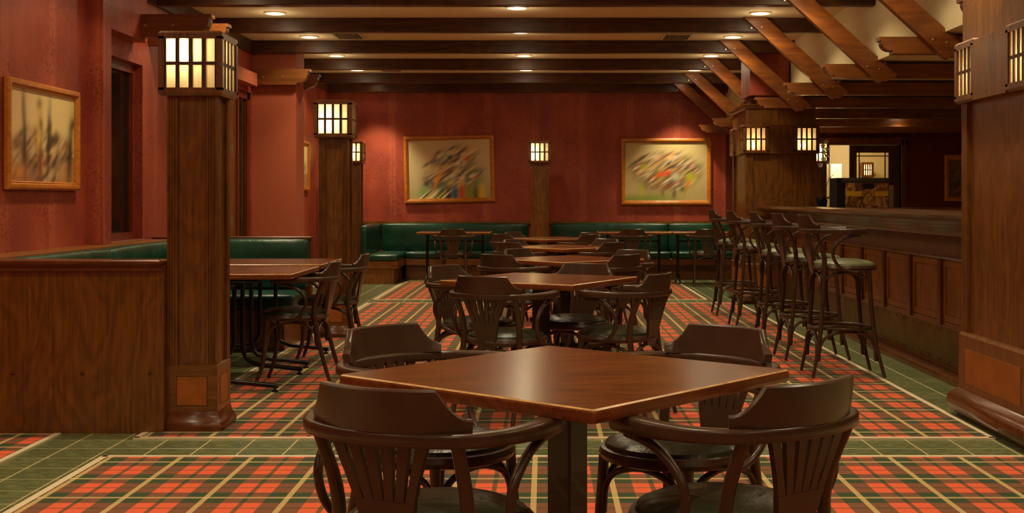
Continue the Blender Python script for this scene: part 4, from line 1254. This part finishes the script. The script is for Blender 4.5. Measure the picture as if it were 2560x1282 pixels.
# ------------------------------------------------------------------ pictures
def painting(name, lab, w_, h_, strokes, bg, loc, rot, fw=0.068, grp='framed pictures'):
    """canvas with painted strokes stored as a colour attribute; local x right, z up, faces -y"""
    t = thing(name, lab, 'picture', loc, 0, grp); t.rotation_euler = rot
    NX, NZ = 190, 140
    iw, ih = w_ - 2 * fw, h_ - 2 * fw
    vs_, fs_, cols = [], [], []
    S = []
    for (u, v, L, W, ang, col, al) in strokes:
        S.append((u, v, math.cos(ang), math.sin(ang), 1 / (L * 0.95), 1 / W, tuple(1.25 * q for q in s2l(*col)), min(1, al * 1.05)))
    asp = iw / ih
    UU, VV = np.meshgrid(np.linspace(0, 1, NX + 1), np.linspace(0, 1, NZ + 1))
    C3 = np.zeros((NZ + 1, NX + 1, 3))
    for j in range(NZ + 1):
        for i in range(NX + 1):
            C3[j, i] = bg(i / NX, j / NZ)
            vs_.append((-iw / 2 + iw * i / NX, -0.004, -ih / 2 + ih * j / NZ))
    C3 *= 1.2
    for (su, sv, ca, sa, iL, iW, sc, al) in S:
        dx, dy = (UU - su) * asp, VV - sv
        e = ((dx * ca + dy * sa) * iL) ** 2 + ((-dx * sa + dy * ca) * iW) ** 2
        k = (al * np.exp(-e * 0.9))[..., None]
        C3 += (np.array(sc) - C3) * k
    cols = np.concatenate([C3, np.ones((NZ + 1, NX + 1, 1))], 2).astype(np.float32).ravel()
    for j in range(NZ):
        for i in range(NX):
            a = j * (NX + 1) + i; fs_.append((a, a + 1, a + NX + 2, a + NX + 1))
    m = MB(); m.add(vs_, fs_); me = m.mesh('canvas', None)
    me.materials.clear()
    at = me.color_attributes.new('paint', 'FLOAT_COLOR', 'POINT'); at.data.foreach_set('color', cols)
    mt, nt, b = newmat('painted canvas'); an = node(nt, 'ShaderNodeAttribute'); an.attribute_name = 'paint'
    nt.links.new(an.outputs['Color'], b.inputs['Base Color']); b.inputs['Roughness'].default_value = 0.35
    me.materials.append(mt)
    link('canvas', me, t)
    f = MB()
    for (x0, x1, z0, z1, kind) in ((-w_ / 2, w_ / 2, -h_ / 2, -h_ / 2 + fw, 'b'), (-w_ / 2, w_ / 2, h_ / 2 - fw, h_ / 2, 't'), (-w_ / 2, -w_ / 2 + fw, -h_ / 2, h_ / 2, 'l'), (w_ / 2 - fw, w_ / 2, -h_ / 2, h_ / 2, 'r')):
        # mitred rounded moulding
        steps = [(0.0, 0.0), (0.0, -0.022), (0.25, -0.034), (0.6, -0.034), (0.8, -0.020), (0.86, -0.024), (1.0, -0.012), (1.0, -0.002)]
        vs2 = []
        for (q, d) in steps:
            o_ = fw * q
            if kind in 'bt':
                sgn = -1 if kind == 'b' else 1
                zz = sgn * (h_ / 2 - o_)
                vs2 += [(-w_ / 2 + o_, d, zz), (w_ / 2 - o_, d, zz)]
            else:
                sgn = -1 if kind == 'l' else 1
                xx = sgn * (w_ / 2 - o_)
                vs2 += [(xx, d, -h_ / 2 + o_), (xx, d, h_ / 2 - o_)]
        fs2 = [(2 * i, 2 * i + 1, 2 * i + 3, 2 * i + 2) for i in range(len(steps) - 1)]
        f.add(vs2, fs2)
    f.build('picture_frame', M['framewood'], t)
    MB().box(-w_ / 2 + 0.004, w_ / 2 - 0.004, -0.002, 0.010, -h_ / 2 + 0.004, h_ / 2 - 0.004).build('backing', M['oak_x'], t)
    return t
def lerp3(a, b, t): return tuple(a[i] + (b[i] - a[i]) * t for i in range(3))
rp = random.Random(11)
def crowd(cx, cz, rx, rz_, n, ang, pal, L=(0.06, 0.15), W=(0.008, 0.022), al=(0.55, 0.95)):
    S = []
    for k in range(n):
        a = rp.uniform(0, 2 * PI); r = math.sqrt(rp.random())
        S.append((cx + rx * r * math.cos(a), cz + rz_ * r * math.sin(a), rp.uniform(*L), rp.uniform(*W), ang + rp.uniform(-.12, .12), rp.choice(pal), rp.uniform(*al)))
    return S
ANG = math.radians(35)
pal = [(70, 60, 48), (110, 70, 40), (200, 170, 120), (190, 160, 60), (220, 200, 160), (60, 74, 96), (150, 60, 34), (90, 110, 50), (214, 190, 150), (80, 60, 60), (205, 180, 130), (222, 205, 175)]
bgA = lambda u, v: lerp3(lerp3(s2l(150, 142, 92), s2l(196, 172, 128), min(1, v * 1.6)), s2l(204, 184, 138), 0.35 + 0.3 * math.sin(5 * u + 2 * v))
SA = crowd(0.55, 0.40, 0.28, 0.24, 30, ANG, [(128, 104, 68)], (0.12, 0.2), (0.08, 0.14), (0.5, 0.8))
SA += crowd(0.55, 0.66, 0.24, 0.16, 200, ANG, pal) + crowd(0.53, 0.40, 0.32, 0.18, 240, ANG, pal)
for (u, v, cl) in ((0.38, 0.73, (206, 178, 132)), (0.56, 0.80, (204, 170, 110)), (0.68, 0.75, (214, 180, 140)), (0.60, 0.59, (220, 196, 160)), (0.24, 0.53, (206, 180, 120)), (0.45, 0.54, (200, 172, 120)), (0.53, 0.38, (222, 200, 160)), (0.65, 0.34, (226, 200, 160)), (0.77, 0.37, (226, 206, 170))):
    S_ = [(u, v, 0.06, 0.038, ANG, cl, 0.85), (u - 0.02, v + 0.055, 0.08, 0.02, ANG, (62, 44, 30), 0.8)]
    SA += S_
SA += [(0.51, 0.70, 0.045, 0.05, PI / 2, (40, 52, 78), 0.85), (0.72, 0.67, 0.05, 0.035, 1.2, (206, 58, 22), 0.85), (0.75, 0.55, 0.12, 0.03, 1.45, (120, 140, 40), 0.7), (0.35, 0.32, 0.17, 0.035, 1.15, (232, 132, 14), 0.95),
       (0.82, 0.35, 0.09, 0.022, 0.45, (184, 80, 40), 0.85), (0.74, 0.31, 0.05, 0.03, 0.4, (50, 82, 104), 0.8), (0.86, 0.28, 0.08, 0.05, 0.5, (90, 150, 82), 0.7), (0.22, 0.25, 0.05, 0.06, 0, (34, 58, 74), 0.9), (0.28, 0.27, 0.05, 0.05, 0, (66, 62, 78), 0.8)]
SA += [(0.50, 0.26, 0.06, 0.025, ANG, (226, 200, 60), 0.8), (0.64, 0.26, 0.07, 0.03, ANG, (210, 170, 60), 0.8), (0.18, 0.12, 0.10, 0.08, 0.8, (98, 160, 80), 0.7)]
for k, cl in enumerate(((52, 110, 70), (62, 40, 32), (34, 92, 118), (206, 68, 22), (122, 134, 30), (92, 84, 40), (206, 168, 40))):
    SA.append((0.40 + 0.083 * k, 0.10, 0.13, 0.052, PI / 2, cl, 0.97)); SA.append((0.40 + 0.083 * k, 0.02, 0.09, 0.052, PI / 2, cl, 0.9))
for k in range(7):
    SA.append((0.16 + 0.045 * k, 0.03 + 0.025 * (k % 2), 0.15, 0.013, 0.7, [(240, 226, 190), (34, 34, 28), (224, 190, 40)][k % 3], 0.95))
painting('framed_painting', 'blurred crowd painting in honey wood frame on the back wall, left of the centre column', 1.41, 1.045, SA, bgA, (-1.485, YB - 0.011, 1.682), (0, -math.radians(1.3), 0))
bgB = lambda u, v: lerp3(lerp3(s2l(186, 166, 112), s2l(196, 176, 122), v), s2l(128, 144, 62), max(0.0, min(1.0, (0.13 - v + 0.05 * math.sin(3 * u)) * 9)) * (1 - min(1, max(0, (u - 0.35) * 2.2))))
pal2 = [(70, 58, 50), (120, 74, 44), (205, 170, 120), (190, 150, 60), (150, 60, 36), (74, 84, 92), (214, 190, 150), (92, 110, 60), (50, 46, 40), (220, 196, 160)]
SB = crowd(0.5, 0.48, 0.38, 0.24, 45, ANG, [(134, 112, 74)], (0.12, 0.2), (0.06, 0.1), (0.5, 0.8))
SB += crowd(0.42, 0.60, 0.33, 0.20, 240, ANG, pal2) + crowd(0.6, 0.46, 0.30, 0.24, 240, ANG, pal2)
SB += [(0.44, 0.45, 0.13, 0.035, 0.35, (216, 70, 22), 0.95), (0.52, 0.48, 0.06, 0.035, 0.2, (206, 66, 24), 0.9), (0.80, 0.38, 0.10, 0.075, 1.1, (160, 180, 30), 0.9), (0.76, 0.28, 0.12, 0.03, 0.9, (220, 110, 40), 0.9), (0.62, 0.41, 0.08, 0.07, 0.6, (190, 190, 160), 0.8),
       (0.20, 0.17, 0.10, 0.03, 1.5, (170, 164, 40), 0.85), (0.74, 0.16, 0.10, 0.02, 1.2, (176, 140, 40), 0.8), (0.23, 0.58, 0.09, 0.05, 0.5, (176, 160, 50), 0.8), (0.46, 0.14, 0.07, 0.03, 1.5, (120, 100, 60), 0.8), (0.60, 0.12, 0.09, 0.035, 1.4, (92, 84, 50), 0.85),
       (0.70, 0.20, 0.06, 0.04, 1.0, (50, 90, 50), 0.8), (0.14, 0.75, 0.06, 0.03, 0.6, (206, 164, 110), 0.8), (0.38, 0.74, 0.06, 0.03, 0.6, (206, 164, 110), 0.8), (0.55, 0.74, 0.06, 0.03, 0.6, (210, 170, 110), 0.8), (0.82, 0.60, 0.06, 0.03, 0.6, (206, 150, 110), 0.8)]
painting('framed_painting', 'blurred group painting in honey wood frame on the back wall, right of the centre column', 1.405, 1.035, SB, bgB, (1.888, YB - 0.011, 1.642), (0, 0, 0))
bgC = lambda u, v: lerp3(s2l(214, 178, 124), s2l(222, 200, 132), u) if v > 0.3 else lerp3(s2l(150, 106, 70), s2l(176, 130, 84), u)
SC = crowd(0.45, 0.30, 0.48, 0.30, 170, 0.6, [(80, 56, 38), (150, 110, 80), (190, 150, 100), (120, 60, 40), (56, 40, 30), (206, 176, 130)], (0.06, 0.15), (0.02, 0.045))
SC += [(0.22, 0.40, 0.45, 0.055, PI / 2, (60, 42, 30), 0.95), (0.20, 0.82, 0.2, 0.045, PI / 2, (120, 88, 58), 0.8), (0.58, 0.45, 0.42, 0.055, 1.5, (58, 42, 32), 0.95), (0.60, 0.62, 0.1, 0.05, PI / 2, (80, 58, 44), 0.9), (0.44, 0.86, 0.07, 0.06, 0.6, (60, 44, 32), 0.95),
       (0.44, 0.66, 0.24, 0.075, 1.5, (206, 164, 84), 0.95), (0.46, 0.64, 0.08, 0.05, 1.5, (98, 80, 40), 0.85), (0.43, 0.46, 0.12, 0.05, 1.3, (212, 172, 84), 0.9), (0.45, 0.2, 0.2, 0.05, PI / 2, (132, 58, 30), 0.9), (0.15, 0.10, 0.16, 0.09, 0.1, (206, 130, 78), 0.95),
       (0.93, 0.35, 0.4, 0.085, 1.45, (54, 38, 26), 0.97), (0.97, 0.68, 0.1, 0.06, 0.8, (72, 52, 34), 0.9), (0.75, 0.2, 0.12, 0.08, 0.7, (150, 126, 90), 0.8), (0.80, 0.1, 0.12, 0.08, 0.7, (196, 146, 92), 0.8), (0.10, 0.42, 0.12, 0.06, 0.4, (120, 78, 54), 0.8), (0.15, 0.25, 0.14, 0.04, PI / 2, (170, 140, 88), 0.8)]
painting('framed_painting', 'large sepia figure picture in honey wood frame on the left wall', 1.18, 0.70, SC, bgC, (XL + 0.012, 8.24, 1.617), (0, 0, PI / 2), 0.055)
painting('framed_painting', 'small picture on the left wall behind the terracotta pier', 1.0, 0.70, SC[:60], bgC, (XL + 0.012, 16.97, 1.675), (0, 0, PI / 2))
SD = crowd(0.5, 0.5, 0.45, 0.42, 120, 0.5, [(90, 90, 80), (60, 56, 50), (150, 120, 100), (130, 60, 44), (40, 36, 30)])
painting('framed_painting', 'small dim picture on the dark red wall beyond the bar', 0.62, 0.72, SD, lambda u, v: s2l(120, 86, 66), (6.53, YB - 0.011, 1.545), (0, 0, 0), 0.075)
